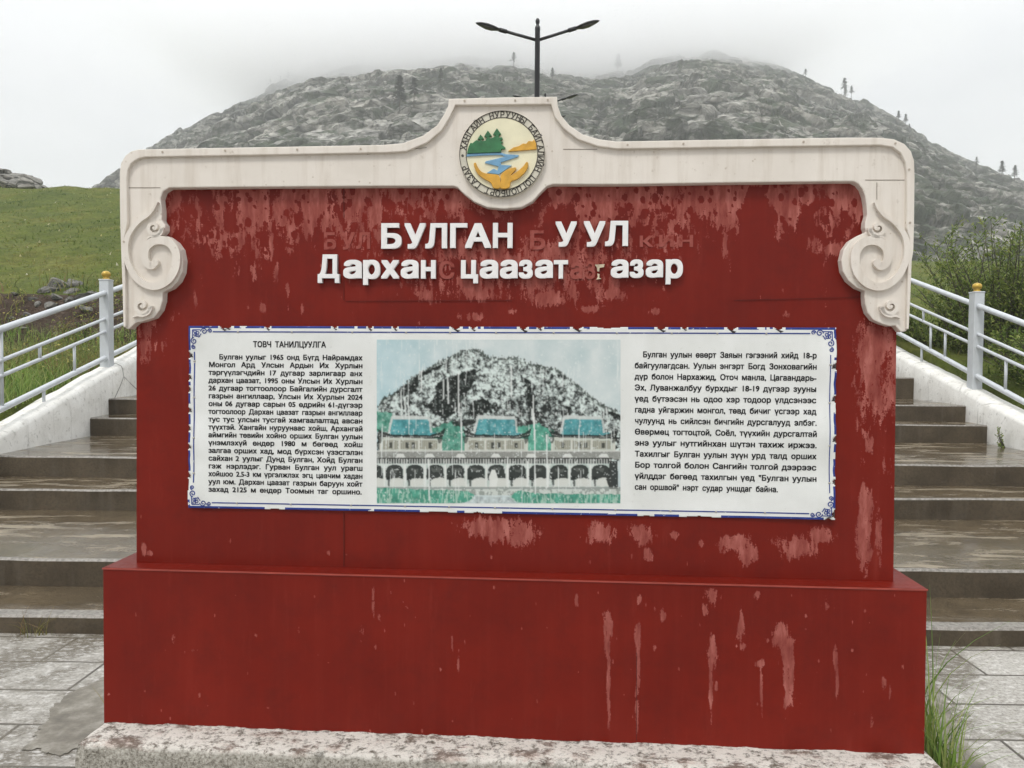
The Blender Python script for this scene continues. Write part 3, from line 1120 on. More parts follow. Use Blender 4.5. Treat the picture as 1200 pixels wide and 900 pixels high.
def sideband(U, V_, u, v):
    gr = sstep(985, 1008, U) * np.exp(-(((V_ - 425) / 60) ** 4)) + 0.55 * sstep(995, 1015, U) * np.exp(-(((V_ - 540) / 60) ** 4))
    gl = sstep(225, 195, U + 0.25 * (V_ - 380)) * np.exp(-(((V_ - 392) / 40) ** 4)) * 0.95
    return (gr + gl) * (0.25 + 0.95 * (fbm(u / 15, v / 30, 4, 83) - 0.15)) - 0.02


spots_p = [(575, 618, 34, 13, .95), (612, 628, 18, 14, .95), (703, 626, 17, 11, .95), (752, 625, 12, 12, .95), (758, 650, 5, 8, .9), (860, 638, 20, 10, .95), (875, 650, 14, 11, .9), (935, 640, 24, 14, .95),
           (962, 628, 16, 8, .95), (1016, 590, 8, 22, 1.0), (1013, 625, 9, 38, 1.0), (1030, 628, 4, 26, .95), (790, 628, 5, 5, .9), (822, 636, 4, 4, .8), (700, 622, 8, 10, .8), (168, 640, 3, 9, .8), (175, 648, 4, 3, .9),
           (318, 285, 3, 22, .85), (324, 318, 3, 14, .9), (300, 325, 2.5, 6, .8), (337, 340, 2.5, 10, .8), (308, 360, 4, 6, .9), (355, 362, 2.5, 8, .8), (228, 352, 3, 12, .7), (500, 345, 14, 8, .8), (640, 350, 26, 9, .9),
           (560, 345, 30, 9, .85), (715, 345, 16, 9, .85), (690, 362, 18, 5, .8), (770, 365, 8, 5, .85), (600, 365, 6, 4, .8), (980, 292, 22, 9, .95), (955, 285, 10, 14, .7), (850, 285, 4, 20, .8), (920, 368, 6, 5, .7),
           (560, 372, 12, 6, .75), (540, 370, 5, 5, .7), (1020, 520, 6, 12, .8), (1005, 500, 3, 10, .7), (1030, 470, 10, 20, .9)]
for _ in range(70):
    spots_p.append((RS.uniform(165, 1040), RS.uniform(300, 660), RS.uniform(0.8, 2.2), RS.uniform(0.9, 4.5), RS.uniform(.6, .95)))
spots_b = [(712, 735, 6, 16, 1.0), (711, 755, 4, 16, .95), (713, 800, 2.0, 55, 1.0), (748, 745, 4, 14, .95), (748, 780, 2.2, 40, .95), (746, 830, 1.8, 34, .9), (834, 765, 5.5, 16, 1.0), (833, 800, 2.2, 38, .95), (839, 805, 2.5, 6, .9),
           (914, 745, 8, 16, 1.0), (922, 765, 8.5, 22, 1.0), (921, 800, 4.0, 26, .95), (927, 790, 3, 34, .95), (923, 822, 6.5, 10, .95), (980, 770, 3.2, 14, .95), (981, 795, 1.9, 26, .95), (891, 778, 5, 6, .9), (892, 810, 1.7, 32, .9),
           (833, 700, 9, 10, .75), (826, 716, 4, 8, .8), (868, 735, 5, 18, .85), (888, 697, 6, 7, .7), (872, 757, 4, 4, .85), (777, 720, 4, 9, .9), (749, 702, 4, 6, .8), (676, 705, 2.5, 9, .85), (901, 750, 4, 3, .8), (767, 760, 2, 7, .7),
           (1036, 800, 3, 8, .9), (1043, 815, 1.5, 12, .8), (1022, 845, 3, 8, .65), (968, 712, 4, 10, .7), (945, 722, 2, 3, .8), (437, 705, 1.6, 18, .85), (444, 724, 2.0, 6, .85), (424, 745, 3, 13, .6), (203, 745, 2, 8, .7), (205, 758, 1.5, 9, .7),
           (352, 705, 2, 14, .5), (350, 740, 1.5, 14, .6), (530, 755, 1.6, 12, .7), (537, 775, 1.8, 18, .75), (545, 760, 1.5, 12, .6), (228, 762, 4, 2, .7), (300, 745, 2.5, 3, .7), (440, 758, 1.5, 4, .8), (290, 790, 1.6, 3, .8)]
for _ in range(130):
    spots_b.append((RS.uniform(125, 1080), RS.uniform(680, 875), RS.uniform(0.7, 1.7), RS.uniform(0.8, 3.5), RS.uniform(.55, .95)))


def front_grid(poly4, step):
    """(nx,nz) grid over a quad given as TL,TR,BR,BL"""
    TL, TR, BR, BL = [np.array(p) for p in poly4]
    W = np.linalg.norm(TR - TL)
    H = np.linalg.norm(TL - BL)
    nx, nz = int(W / step) + 1, int(H / step) + 1
    a, b = np.meshgrid(np.linspace(0, 1, nx), np.linspace(0, 1, nz))
    P = (TL * (1 - a[..., None]) + TR * a[..., None]) * (1 - b[..., None]) + (BL * (1 - a[..., None]) + BR * a[..., None]) * b[..., None]
    return P[..., 0], P[..., 1]


def painted_block(name, quad, y0, y1, step, spots, bands, sag=0.0):
    gx, gz = front_grid(quad, step)
    U, V_ = Bproj(gx, gz, y0)
    W = wear_field(U, V_, spots, bands)
    nz_, nx_ = gx.shape
    gy = y0 + (fbm(gx * 2.2, gz * 2.2, 3, 91) - 0.5) * sag
    V1 = np.stack([gx, gy, gz], -1).reshape(-1, 3)
    i = np.arange(nz_ * nx_).reshape(nz_, nx_)
    F1 = np.stack([i[:-1, :-1], i[1:, :-1], i[1:, 1:], i[:-1, 1:]], -1).reshape(-1, 4)
    # rim loop -> back
    rim = np.concatenate([i[0, :], i[1:, -1], i[-1, -2::-1], i[-2:0:-1, 0]])
    bk = V1[rim].copy()
    bk[:, 1] = y1
    n0 = len(V1)
    m = len(rim)
    k = np.arange(m)
    F2 = np.stack([rim[k], rim[(k + 1) % m], n0 + (k + 1) % m, n0 + k], -1)
    V2 = np.concatenate([V1, bk])
    # back quad from the four corners
    c = [n0 + 0, n0 + nx_ - 1, n0 + nx_ + nz_ - 2, n0 + 2 * nx_ + nz_ - 3]
    F3 = np.array([c])
    side_w = RS.rand(m) * 0.6
    return fast_mesh(name, V2, np.concatenate([F1, F2, F3]), RED, board, attrs={'wear': np.concatenate([W.ravel(), side_w])})


q = [B(121, 665, 0), B(1086, 690, 0), B(1083, 884, 0), B(122, 850, 0)]
zb0 = 0.145
q[2] = (q[2][0], zb0)
q[3] = (q[3][0], zb0)
base = painted_block("base", q, 0.0, 0.52, 0.006, spots_b, [])
zt0 = (q[0][1] + q[1][1]) / 2
zledge = min(q[0][1], q[1][1])
pq = [B(160, 196, YP), B(1053, 184, YP), (B(1047, 683, YP)[0], zledge - 0.03), (B(160, 660, YP)[0], zledge - 0.03)]
panel = painted_block("panel", pq, YP, YP + 0.30, 0.006, spots_p, [topband, textband, sideband], sag=0.004)
# raised edge strip of the base lid and thin joint battens
mb = MB()
mb.box((q[0][0] - 0.003, -0.004, 0), (q[1][0] + 0.003, -0.0005, 0.006))
for p_ in range(8):
    v_ = mb.v[p_]
    f_ = (v_[0] - q[0][0]) / (q[1][0] - q[0][0])
    mb.v[p_] = (v_[0], v_[1], v_[2] + q[0][1] * (1 - f_) + q[1][1] * f_ - 0.007)
mb.build("lid_edge", plain("red_trim", (0.30, 0.05, 0.035), 0.4, 0.2, 12), board)
# joints between the boards (thin dark gaps)
DARK = plain("dark_gap", (0.05, 0.010, 0.007), 0.9, 0.1)
mb = MB()


def seam(p0, p1, yl, wpx=0.5):
    a, b = B(*p0, yl), B(*p1, yl)
    mb = MB()
    ribbon(mb, [a, b], wpx * 0.0017, yl - 0.0012, yl + 0.001, 0, False)
    mb.build("joint", DARK, board)


seam((403, 600), (403, 664), YP - .003)
seam((746, 765), (746, 868), 0.0)
seam((403, 318), (403, 352), YP - .003, .3)
seam((405, 353), (600, 352), YP - .003, .28)
seam((860, 352), (1012, 348), YP - .003, .3)
seam((403, 219), (403, 255), YP - .003, .4)

# footing
mb = MB()
fx0, fx1 = q[3][0] - 0.004, q[2][0] + 0.02
NXp, NYp = 420, 14
ring = [(-0.178, -0.05), (-0.176, 0.10), (-0.170, 0.136), (-0.158, 0.145), (-0.08, 0.147), (0.0, 0.147), (0.05, 0.147), (0.6, 0.147), (0.6, -0.05)]
v, f = [], []
for k in range(NXp + 1):
    x = fx0 + (fx1 - fx0) * k / NXp
    for j, (yy, zz) in enumerate(ring):
        nn = (float(fbm(np.array(x * 14 + j * 3.3), np.array(j * 0.9), 5, 14, 0.65)) - 0.5)
        edge = min(k, NXp - k)
        rd = 0.006 * max(0, 2 - edge) / 2
        v.append((x, yy + nn * (0.05 if j < 5 else 0), zz + nn * (0.020 if 0 < j < 5 else 0.018 if j in (5, 6) else 0) - (rd if 1 < j < 8 else 0)))
n = len(ring)
for k in range(NXp):
    for j in range(n - 1):
        f.append((k * n + j, (k + 1) * n + j, (k + 1) * n + j + 1, k * n + j + 1))
f.append(tuple(range(n))[::-1])
f.append(tuple(NXp * n + j for j in range(n)))
mesh_obj("footing", v, f, PLINTH, board, smooth=True)

# ------------------------------------------------------------------ crest
out_px = [(147.1, 385), (146, 340), (144.5, 300), (143.2, 260), (142.8, 225), (142.8, 203), (144.5, 192), (149.5, 183.5), (156, 178.5), (164, 176.3), (230, 175), (330, 173.3), (450, 171), (473, 169), (497, 160), (513, 148), (522, 134), (526, 125),
          (526.5, 117.3), (590, 115.6), (653, 115), (653.5, 125), (657.6, 136.7), (667, 148), (683, 159), (702, 164.5), (722, 167), (742, 166.7), (860, 164.6), (991.7, 162.5), (1030, 162.6), (1046, 164.5), (1058, 170), (1065.5, 178.5), (1069.2, 190),
          (1069.8, 210), (1069.3, 250), (1068.6, 294), (1066.6, 305.5), (1065, 345), (1062.8, 388), (1055.7, 389.3), (1053, 386), (1049.3, 381.4), (1043, 382.3), (1033.7, 379.5), (1023.6, 375), (1017, 366.7), (1014, 356.6), (1013.2, 347.4),
          (1013.5, 341), (1004.4, 337.3), (994.3, 329), (987.8, 318), (986, 305), (988.8, 292.4), (996, 282.3), (1006, 276), (1015.4, 271.8), (1013.5, 266.7), (1014, 260), (1016.3, 252), (1015.5, 241), (1013.8, 230), (1010.5, 221), (1006, 215.5), (1000, 212.5),
          (860, 214), (730, 216), (648, 216), (641, 218), (634, 225), (624, 236), (611, 243), (592, 244.7), (571, 243), (555, 236), (543, 226.5), (536, 219.5), (531.7, 218), (450, 218), (300, 219), (197.8, 220), (190.8, 224.4), (188, 233),
          (189.5, 246), (189.5, 258.5), (193.4, 263.8), (193.4, 270), (188.4, 276), (197, 277), (205.8, 283.4), (212, 292), (214.4, 304.7), (213.3, 319), (208.5, 329.6), (200.5, 337.7), (190.7, 342), (190.2, 352.8), (187, 363.5), (180, 372.4),
          (166.7, 376.8), (159.6, 378), (155, 382), (150.7, 386)]
mb = MB()
slab(mb, [B(x, y, YC) for x, y in out_px], YC, YP - 0.002 + 0.012)
crest = mb.build("crest", CREAM, board, bevel=0.004)
# raised rim along the top
rim_out = out_px[3:38]
rim_in = [(1060.3, 268), (1060.6, 230), (1060.6, 205), (1059, 192), (1053.5, 180.5), (1044, 173.5), (1030, 171.3), (900, 173), (742, 175.3), (722, 175.5), (700, 172.5), (677, 164.5), (660, 151.5), (650, 138), (646.2, 125), (645.8, 123.6), (534, 124.6), (532.8, 128), (527.5, 139),
          (518, 154.5), (501, 168.5), (477, 178.5), (452, 180), (330, 182.3), (230, 184), (172, 185), (163, 187.5), (156, 192.5), (152.2, 200), (151, 210), (151.2, 230), (151.6, 262)]
ro = [(147.1, 384), (146, 340), (144.5, 300), (143.3, 262)] + rim_out[1:-1] + [(1069, 268), (1068.4, 294), (1066.5, 305.5), (1065, 345), (1062.9, 386)]
rim_in = [(1060.2, 386), (1061.2, 345), (1062.5, 305), (1063.5, 280)] + rim_in + [(148.2, 280), (148.6, 300), (149.6, 340), (149.8, 383)]
c_in = lambda p, k=1.2: p
mb = MB()
slab(mb, [B(x, y, YC) for x, y in ro + rim_in], YC - 0.016, YC + 0.002)
mb.build("rim_moulding", CREAM, crest, bevel=0.003)


def ear(pt):
    """left-ear crop coordinates -> photo"""
    return (140 + pt[0] / 5.62, 230 + pt[1] / 5.62)


def ear_r(pt):
    x, y = ear(pt)
    return (1024.5 + (185.4 - x) * 1.03, y + 0.5)


main = [(248, 440, 27), (222, 462, 27), (192, 440, 28), (180, 395, 29), (190, 340, 30), (235, 300, 31), (295, 293, 31), (350, 318, 31), (382, 370, 31), (386, 430, 31), (372, 495, 31), (330, 555, 30), (265, 592, 28), (195, 588, 27), (130, 545, 25), (85, 480, 23), (60, 400, 21), (58, 310, 20), (85, 235, 18), (140, 170, 15),
        (200, 128, 12), (235, 90, 9), (262, 45, 5)]


def spiral(cx, cy, r0, r1, turns, a0, hw0, hw1, sgn=1, tail=None):
    out = []
    n = 14
    for i in range(n + 1):
        t = i / n
        a = a0 + sgn * turns * 2 * math.pi * t
        r = r0 + (r1 - r0) * t
        out.append((cx + r * math.cos(a), cy + r * math.sin(a), hw0 + (hw1 - hw0) * t))
    if tail:
        out += tail
    return out


sp1 = spiral(240, 210, 3, 54, 1.3, 2.0, 10, 14, -1, [(283, 250, 12), (250, 268, 10), (215, 268, 8), (196, 285, 5)])
sp2 = spiral(160, 722, 3, 58, 1.3, 2.0, 11, 15, -1, [(205, 768, 12), (165, 788, 10), (130, 785, 8), (100, 800, 4)])
for mapper, dirn in ((ear, 1), (ear_r, -1)):
    mb = MB()
    for s_ in (main, sp1, sp2):
        pth = smooth_path([(*mapper((a, b)), c / 5.62) for a, b, c in s_], 5)
        bp = [B(a, b, YC) for a, b, c in pth]
        hw = [c * 0.00292 for a, b, c in pth]
        ribbon(mb, bp, hw, YC - 0.017, YC + 0.002)
    o = mb.build("scroll_relief", CREAM, crest, bevel=0.002)
# nail heads and small hairline joints of the crest
NAIL = plain("dull_nail", (0.42, 0.36, 0.29), 0.5, 0.1)
for px, py in ((193, 179.5), (266, 178), (350, 176.8), (424, 176), (545, 120), (604, 119.5), (642, 119), (735, 171.3), (800, 170), (940, 167.8), (1047, 169.5), (1063, 200), (1064, 262), (148, 284)):
    a = B(px, py, YC)
    mb = MB()
    slab(mb, [(a[0] + 0.0042 * math.cos(t * math.pi / 4), a[1] + 0.0042 * math.sin(t * math.pi / 4)) for t in range(8)], YC - 0.0185, YC - 0.012)
    mb.build("nail_head", NAIL, crest)
CGAP = plain("crest_gap", (0.20, 0.165, 0.13), 0.9, 0.1)
for a, b in (((151, 220), (188, 220)), ((1014, 211), (1060, 211)), ((1027.5, 214), (1027.5, 234)), ((1027.5, 240), (1027.5, 249)), ((430, 180.6), (500, 173)), ((660, 175), (700, 175))):
    mb = MB()
    ribbon(mb, [B(*a, YC), B(*b, YC)], 0.0010, YC - 0.0012, YC + 0.001, 0, False)
    mb.build("joint", CGAP, crest)

# ------------------------------------------------------------------ emblem
EC = B(588.5, 181.7, YC)
EPX = 0.00326


def em(pt):
    return (EC[0] + (pt[0] - 405) / 6.92 * EPX, EC[1] - (pt[1] - 427) / 6.92 * EPX)


def emscale(path):
    return [em(p) for p in path]


RING = plain("emblem_ring", (0.60, 0.57, 0.47), 0.5, 0.12, 30)
FACE = plain("emblem_face", (0.74, 0.70, 0.50), 0.5, 0.08, 14)
GREEN = plain("emblem_green", (0.028, 0.15, 0.055), 0.45, 0.3, 30)
BLUE = plain("emblem_blue", (0.16, 0.34, 0.52), 0.4, 0.2, 30)
OCHRE = plain("emblem_ochre", (0.62, 0.33, 0.035), 0.45, 0.25, 25)
INK = plain("emblem_ink", (0.05, 0.042, 0.032), 0.6, 0.2, 30)
circ = lambda r, n=72: [(405 + r * math.cos(2 * math.pi * k / n), 427 + r * math.sin(2 * math.pi * k / n)) for k in range(n)]
mb = MB()
slab(mb, emscale(circ(345)), YC - 0.014, YC + 0.002)
emblem = mb.build("emblem", RING, crest, bevel=0.002)
mb = MB()
slab(mb, emscale(circ(284)), YC - 0.0165, YC - 0.012)
mb.build("emblem_face", FACE, emblem)
mb = MB()
for r in (287, 341):
    c_ = emscale(circ(r)) + [emscale(circ(r))[0]]
    ribbon(mb, c_, 0.0009 if r > 300 else 0.0013, YC - 0.0178, YC - 0.012, 0, False)
mb.build("emblem_outline", INK, emblem)
trees_ = [(125, 425), (140, 370), (155, 340), (170, 345), (185, 332), (205, 318), (225, 330), (232, 318), (210, 314), (235, 275), (262, 310), (243, 316), (245, 328), (275, 325), (285, 300), (263, 292), (293, 245), (326, 288), (306, 293), (310, 310), (345, 297), (356, 285), (334, 277),
          (365, 228), (400, 275), (381, 283), (383, 302), (408, 300), (414, 316), (393, 325), (416, 342), (396, 350), (412, 365), (435, 382), (432, 392), (402, 395), (398, 418)]
mb = MB()
slab(mb, emscale(trees_), YC - 0.026, YC - 0.015)
mb.build("emblem_trees", GREEN, emblem, bevel=0.0012)
river_ = [(120, 447), (128, 426), (398, 419), (440, 432), (542, 440), (535, 455), (398, 497), (402, 516), (486, 522), (382, 592), (285, 580), (342, 545), (372, 562), (380, 528), (270, 500), (276, 487), (432, 451), (400, 437), (300, 438)]
mb = MB()
slab(mb, emscale(river_), YC - 0.022, YC - 0.015)
mb.build("emblem_river", BLUE, emblem, bevel=0.001)
hill_ = [(455, 410), (500, 380), (540, 370), (575, 350), (600, 352), (620, 330), (650, 335), (663, 320), (679, 350), (683, 397), (560, 405), (480, 411)]
mb = MB()
slab(mb, emscale(hill_), YC - 0.024, YC - 0.015)
mb.build("emblem_hill", OCHRE, emblem, bevel=0.001)
handL = [(182, 508), (198, 500), (215, 535), (250, 575), (310, 590), (378, 600), (396, 640), (392, 702), (340, 700), (320, 660), (260, 625), (215, 590), (190, 545)]
handR = [(398, 605), (440, 562), (505, 540), (522, 553), (478, 603), (530, 572), (580, 530), (600, 500), (617, 505), (613, 545), (582, 590), (530, 632), (480, 652), (465, 700), (396, 703), (400, 640)]
mb = MB()
slab(mb, emscale(smooth_path(handL, 3, True)), YC - 0.027, YC - 0.015)
slab(mb, emscale(smooth_path(handR, 3, True)), YC - 0.0275, YC - 0.015)
mb.build("emblem_hands", OCHRE, emblem, bevel=0.0015)
mb = MB()
txt = "ХАНГАЙН НУРУУНЫ БАЙГАЛИЙН ЦОГЦОЛБОРТ ГАЗАР"
for k, ch in enumerate(txt):
    if ch == ' ':
        continue
    a = R(170 - 330.0 * k / (len(txt) - 1))
    gv, gf = bold(*glyph(ch, 0.0, 0.0, 3), 0.02, 6, 0.0)
    gx = [p[0] for p in gv]
    mxg = (min(gx) + max(gx)) / 2
    S = 46 / 6.92 * EPX / 0.727
    v = []
    for p in gv:
        lx, ly = (p[0] - mxg) * S * 0.95, (p[1] - 0.36) * S
        ux, uz = math.cos(a), math.sin(a)
        rr = 314 / 6.92 * EPX
        v.append((EC[0] + ux * (rr + ly) + uz * lx, YC - 0.0150 - 0.00004 * (len(v) // max(1, len(gv) // 7)), EC[1] + uz * (rr + ly) - ux * lx))
    mb.add(v, gf)
c_ = em((88, 437))
slab(mb, [(c_[0] + 0.005 * math.cos(t * math.pi / 6), c_[1] + 0.005 * math.sin(t * math.pi / 6)) for t in range(12)], YC - 0.0152, YC - 0.013)
mb.build("emblem_lettering", INK, emblem)

# ------------------------------------------------------------------ title letters
WHITE = plain("white_plastic", (0.78, 0.77, 0.76), 0.4, 0.05, 20)
CHIP = plain("chipped_letter", (0.55, 0.46, 0.33), 0.7, 0.3, 40)


def zt_(x, y):   # title crop -> photo
    return (350 + x / 2.553, 240 + y / 2.553)


def fit_glyph(ch, x0_, x1_, y0_, y1_, thick, yl, bd):
    gv, gf = glyph(ch, 0.5, 0.0, 4)
    gv, gf = bold(gv, gf, bd, 10, 0.008)
    xs_ = [p[0] for p in gv]
    ys2 = [p[1] for p in gv]
    a = B(x0_, y1_, yl)
    b = B(x1_, y0_, yl)
    sxx = (b[0] - a[0]) / (max(xs_) - min(xs_))
    szz = (b[1] - a[1]) / (max(ys2) - min(ys2))
    v = [(a[0] + (p[0] - min(xs_)) * sxx, yl - (p[2] + 0.5) * thick, a[1] + (p[1] - min(ys2)) * szz) for p in gv]
    return v, gf


TL_ = [('Б', 250, 310, 57, 133), ('У', 319, 382, 57, 133), ('Л', 381, 446, 57, 132), ('Г', 455, 506, 57, 131), ('А', 499, 577, 57, 131), ('Н', 582, 641, 56, 131), ('У', 768, 832, 52, 127), ('У', 852, 917, 51, 127), ('Л', 916, 985, 50, 125),
       ('Д', 61, 125, 150, 235), ('а', 137, 192, 166, 222), ('р', 196, 246, 166, 241), ('х', 249, 303, 167, 222), ('а', 308, 361, 166, 222), ('н', 368, 412, 167, 222), ('ц', 487, 538, 167, 236), ('а', 543, 598, 166, 222), ('а', 603, 656, 166, 222),
       ('з', 659, 701, 166, 222), ('а', 707, 761, 166, 221), ('т', 763, 806, 167, 222), ('а', 933, 986, 165, 220), ('з', 989, 1031, 165, 220), ('а', 1037, 1089, 165, 219), ('р', 1096, 1148, 164, 239)]
for ch, xa, xb, ya, yb in TL_:
    p0, p1 = zt_(xa, ya), zt_(xb, yb)
    v, f = fit_glyph(ch, p0[0], p1[0], p0[1], p1[1], 0.018, YP - 0.004, 0.036)
    mesh_obj("title_letter", v, f, WHITE, board)
# the one broken letter: a few scraps of г left on the board
mb = MB()
for poly in ([(886, 180), (915, 178), (913, 187), (900, 189), (899, 200), (893, 199), (892, 188)], [(893, 206), (900, 208), (899, 219), (905, 222), (890, 224), (895, 216)]):
    slab(mb, [B(*zt_(*p), YP) for p in poly], YP - 0.008, YP - 0.001)
mb.build("broken_letter", CHIP, board)
# pale ghosts of an older lettering
GHOST = Mt("old_paint_ghost")
_c = GHOST.co()
GHOST.set(base=GHOST.ramp(GHOST.noise(_c, 34, 5, 0.7), [(0.33, (0.18, 0.016, 0.010)), (0.45, (0.27, 0.064, 0.050)), (0.7, (0.33, 0.095, 0.078))]), rough=0.7, spec=0.18)
GHOST = GHOST.m
for ch, xa, xb, ya, yb in (('Б', 76, 112, 82, 134), ('У', 126, 168, 82, 134), ('Л', 172, 214, 82, 132), ('Б', 692, 738, 76, 134), ('К', 1020, 1060, 92, 126), ('И', 1078, 1122, 90, 126), ('Н', 1138, 1180, 90, 126), ('С', 420, 466, 168, 222), ('а', 812, 850, 172, 222), ('З', 856, 888, 168, 222)):
    p0, p1 = zt_(xa, ya), zt_(xb, yb)
    v, f = fit_glyph(ch, p0[0], p1[0], p0[1], p1[1], 0.0006, YP - 0.0028, 0.03)
    mesh_obj("letter_ghost", v, f, GHOST, board)

# ------------------------------------------------------------------ printed sheet
SH = YP - 0.008
sTL, sTR, sBR, sBL = B(222, 382, SH), B(980, 384, SH), B(978, 609, SH), B(221, 595, SH)


PX0, PX1 = B(440, 490, SH)[0], B(729, 490, SH)[0]


def sheet_y(x, z):
    """front of the slightly buckled sheet"""
    x = np.asarray(x, float)
    z = np.asarray(z, float)
    flat = sstep(PX0 - 0.10, PX0 - 0.015, x) * (1 - sstep(PX1 + 0.015, PX1 + 0.10, x))
    y = SH - 0.006 * (fbm(x * 3.2, z * 4.5, 3, 21) - 0.5) * (1 - flat)
    e = sstep(sTR[0] - 0.32, sTR[0], x)
    y = y - 0.009 * e * (0.5 + 0.5 * np.sin(z * 24 + 1.0)) * 0.8
    y = y - 0.004 * sstep(sTL[0] + 0.12, sTL[0], x) * (0.5 + 0.5 * np.sin(z * 31))
    return y


nu, nv = 420, 130
u1 = np.concatenate([np.linspace(0, 0.012, 9), np.linspace(0.012, 0.988, nu)[1:-1], np.linspace(0.988, 1, 9)])
v1 = np.concatenate([np.linspace(0, 0.04, 11), np.linspace(0.04, 0.96, nv)[1:-1], np.linspace(0.96, 1, 11)])
Ug, Vg = np.meshgrid(u1, v1)
PT = [np.array(p) for p in (sTL, sTR, sBR, sBL)]
Pg = (PT[0] * (1 - Ug[..., None]) + PT[1] * Ug[..., None]) * (1 - Vg[..., None]) + (PT[3] * (1 - Ug[..., None]) + PT[2] * Ug[..., None]) * Vg[..., None]
gx, gz = Pg[..., 0], Pg[..., 1]
gx = gx + (fbm(gz * 30, gz * 0 + 2, 3, 5) - 0.5) * 0.006 * (np.abs(Ug - 0.5) > 0.485)
gy = sheet_y(gx, gz)
SW, SHT = sTR[0] - sTL[0], sTL[1] - sBL[1]
i = np.arange(gx.size).reshape(gx.shape)
Fs = np.stack([i[:-1, :-1], i[1:, :-1], i[1:, 1:], i[:-1, 1:]], -1).reshape(-1, 4)
uc = ((Ug[:-1, :-1] + Ug[1:, 1:]) / 2).ravel()
vc = ((Vg[:-1, :-1] + Vg[1:, 1:]) / 2).ravel()
dl, dr, dt_, db_ = uc * SW, (1 - uc) * SW, vc * SHT, (1 - vc) * SHT
bite = np.zeros(len(uc), bool)
blueoff = np.zeros(len(uc), bool)
TORN = []   # (side, s, width, depth)
for s_, wd, dp in ((0.055, .028, .013), (0.062, .03, .010), (0.127, .02, .012), (0.235, .018, .010), (0.29, .02, .012), (0.33, .018, .012), (0.425, .032, .014), (0.452, .02, .012), (0.53, .03, .015), (0.555, .018, .010), (0.612, .034, .013), (0.74, .03, .013), (0.775, .018, .009), (0.845, .03, .015), (0.915, .03, .013), (0.66, .09, .006)):
    TORN.append(('t', s_, wd, dp))
for s_, wd, dp in ((0.16, .022, .016), (0.28, .02, .012), (0.345, .02, .010), (0.46, .022, .012), (0.56, .02, .010), (0.66, .02, .012), (0.82, .022, .010), (0.87, .05, .006)):
    TORN.append(('l', s_, wd, dp))
for s_, wd, dp in ((0.20, .026, .016), (0.37, .024, .014), (0.58, .024, .012), (0.80, .02, .010), (0.97, .03, .012)):
    TORN.append(('r', s_, wd, dp))
for s_, wd, dp in ((0.14, .05, .003), (0.40, .09, .004), (0.46, .03, .005), (0.72, .04, .003), (0.80, .10, .005), (0.99, .02, .010)):
    TORN.append(('b', s_, wd, dp))
ang = {'t': (uc * SW, dt_), 'b': (uc * SW, db_), 'l': (vc * SHT, dl), 'r': (vc * SHT, dr)}
for sd_, s_, wd, dp in TORN:
    s0 = s_ * (SW if sd_ in 'tb' else SHT)
    al, de = ang[sd_]
    jag = (vnoise(al * 300, al * 0 + s_ * 50, 3) - 0.5) * 0.5
    bite |= de < dp * (1 - np.abs((al - s0) / wd * 1.6) + jag * 0.4)
    blueoff |= (de < 0.016) & (np.abs(al - s0) < wd * 0.8)
wavy = fbm(uc * SW * 18, vc * SHT * 18, 3, 29)
blue = ((np.minimum(np.minimum(dl, dr), np.minimum(dt_, db_)) < 0.0085) & (wavy < 0.72)) & ~blueoff
keep = ~bite


def sheet_mat():
    m = Mt("weathered_vinyl_sheet")
    c = m.co()
    f = m.noise(c, 3.5, 5, 0.6)
    base = m.ramp(f, [(0.3, (0.66, 0.675, 0.65)), (0.7, (0.76, 0.775, 0.76))])
    base = m.mix(m.ramp(m.noise(m.co((9, 9, 2)), 1, 4), [(0.5, 0.0), (0.8, 0.35)]), base, (0.55, 0.57, 0.53))
    base = m.mix(m.ramp(m.noise(c, 45, 4, 0.7), [(0.62, 0.0), (0.72, 0.3)]), base, (0.42, 0.42, 0.38))
    m.set(base=base, rough=0.42, normal=m.bump(m.noise(c, 11, 3), 0.15, 0.01))
    return m.m


def print_ink(name, col, fade, scale=85, thr=0.60, under=(0.70, 0.715, 0.695)):
    """printed colour that has flaked off in places down to the white vinyl"""
    m = Mt(name)
    c = m.co()
    f = m.noise(c, scale, 5, 0.7)
    msk = m.ramp(f, [(thr, 0.0), (thr + 0.05, fade)])
    d = tuple(x * 0.7 for x in col)
    b = m.ramp(m.noise(c, scale * 0.4, 3), [(0.3, d), (0.7, col)])
    m.set(base=m.mix(msk, b, under), rough=0.5, spec=0.15)
    return m.m


VINYL = sheet_mat()
NAVY = print_ink("faded_navy_print", (0.035, 0.06, 0.27), 0.75, 60, 0.62)
sheet = fast_mesh("printed_sheet", np.stack([gx, gy, gz], -1).reshape(-1, 3), Fs[keep], [VINYL, NAVY], board, smooth=True, mi=blue[keep].astype(int))
th = sheet.modifiers.new("thickness", 'SOLIDIFY')
th.thickness = 0.0012
th.offset = 1


def on_sheet(v2, lift):
    a = np.array([(p[0], p[1]) for p in v2])
    y = sheet_y(a[:, 0], a[:, 1]) - 0.0012 - lift
    return [(float(x), float(yy), float(z_)) for (x, z_), yy in zip(a, y)]


# inner border line + corner ornaments
mb = MB()
INS = 0.0225


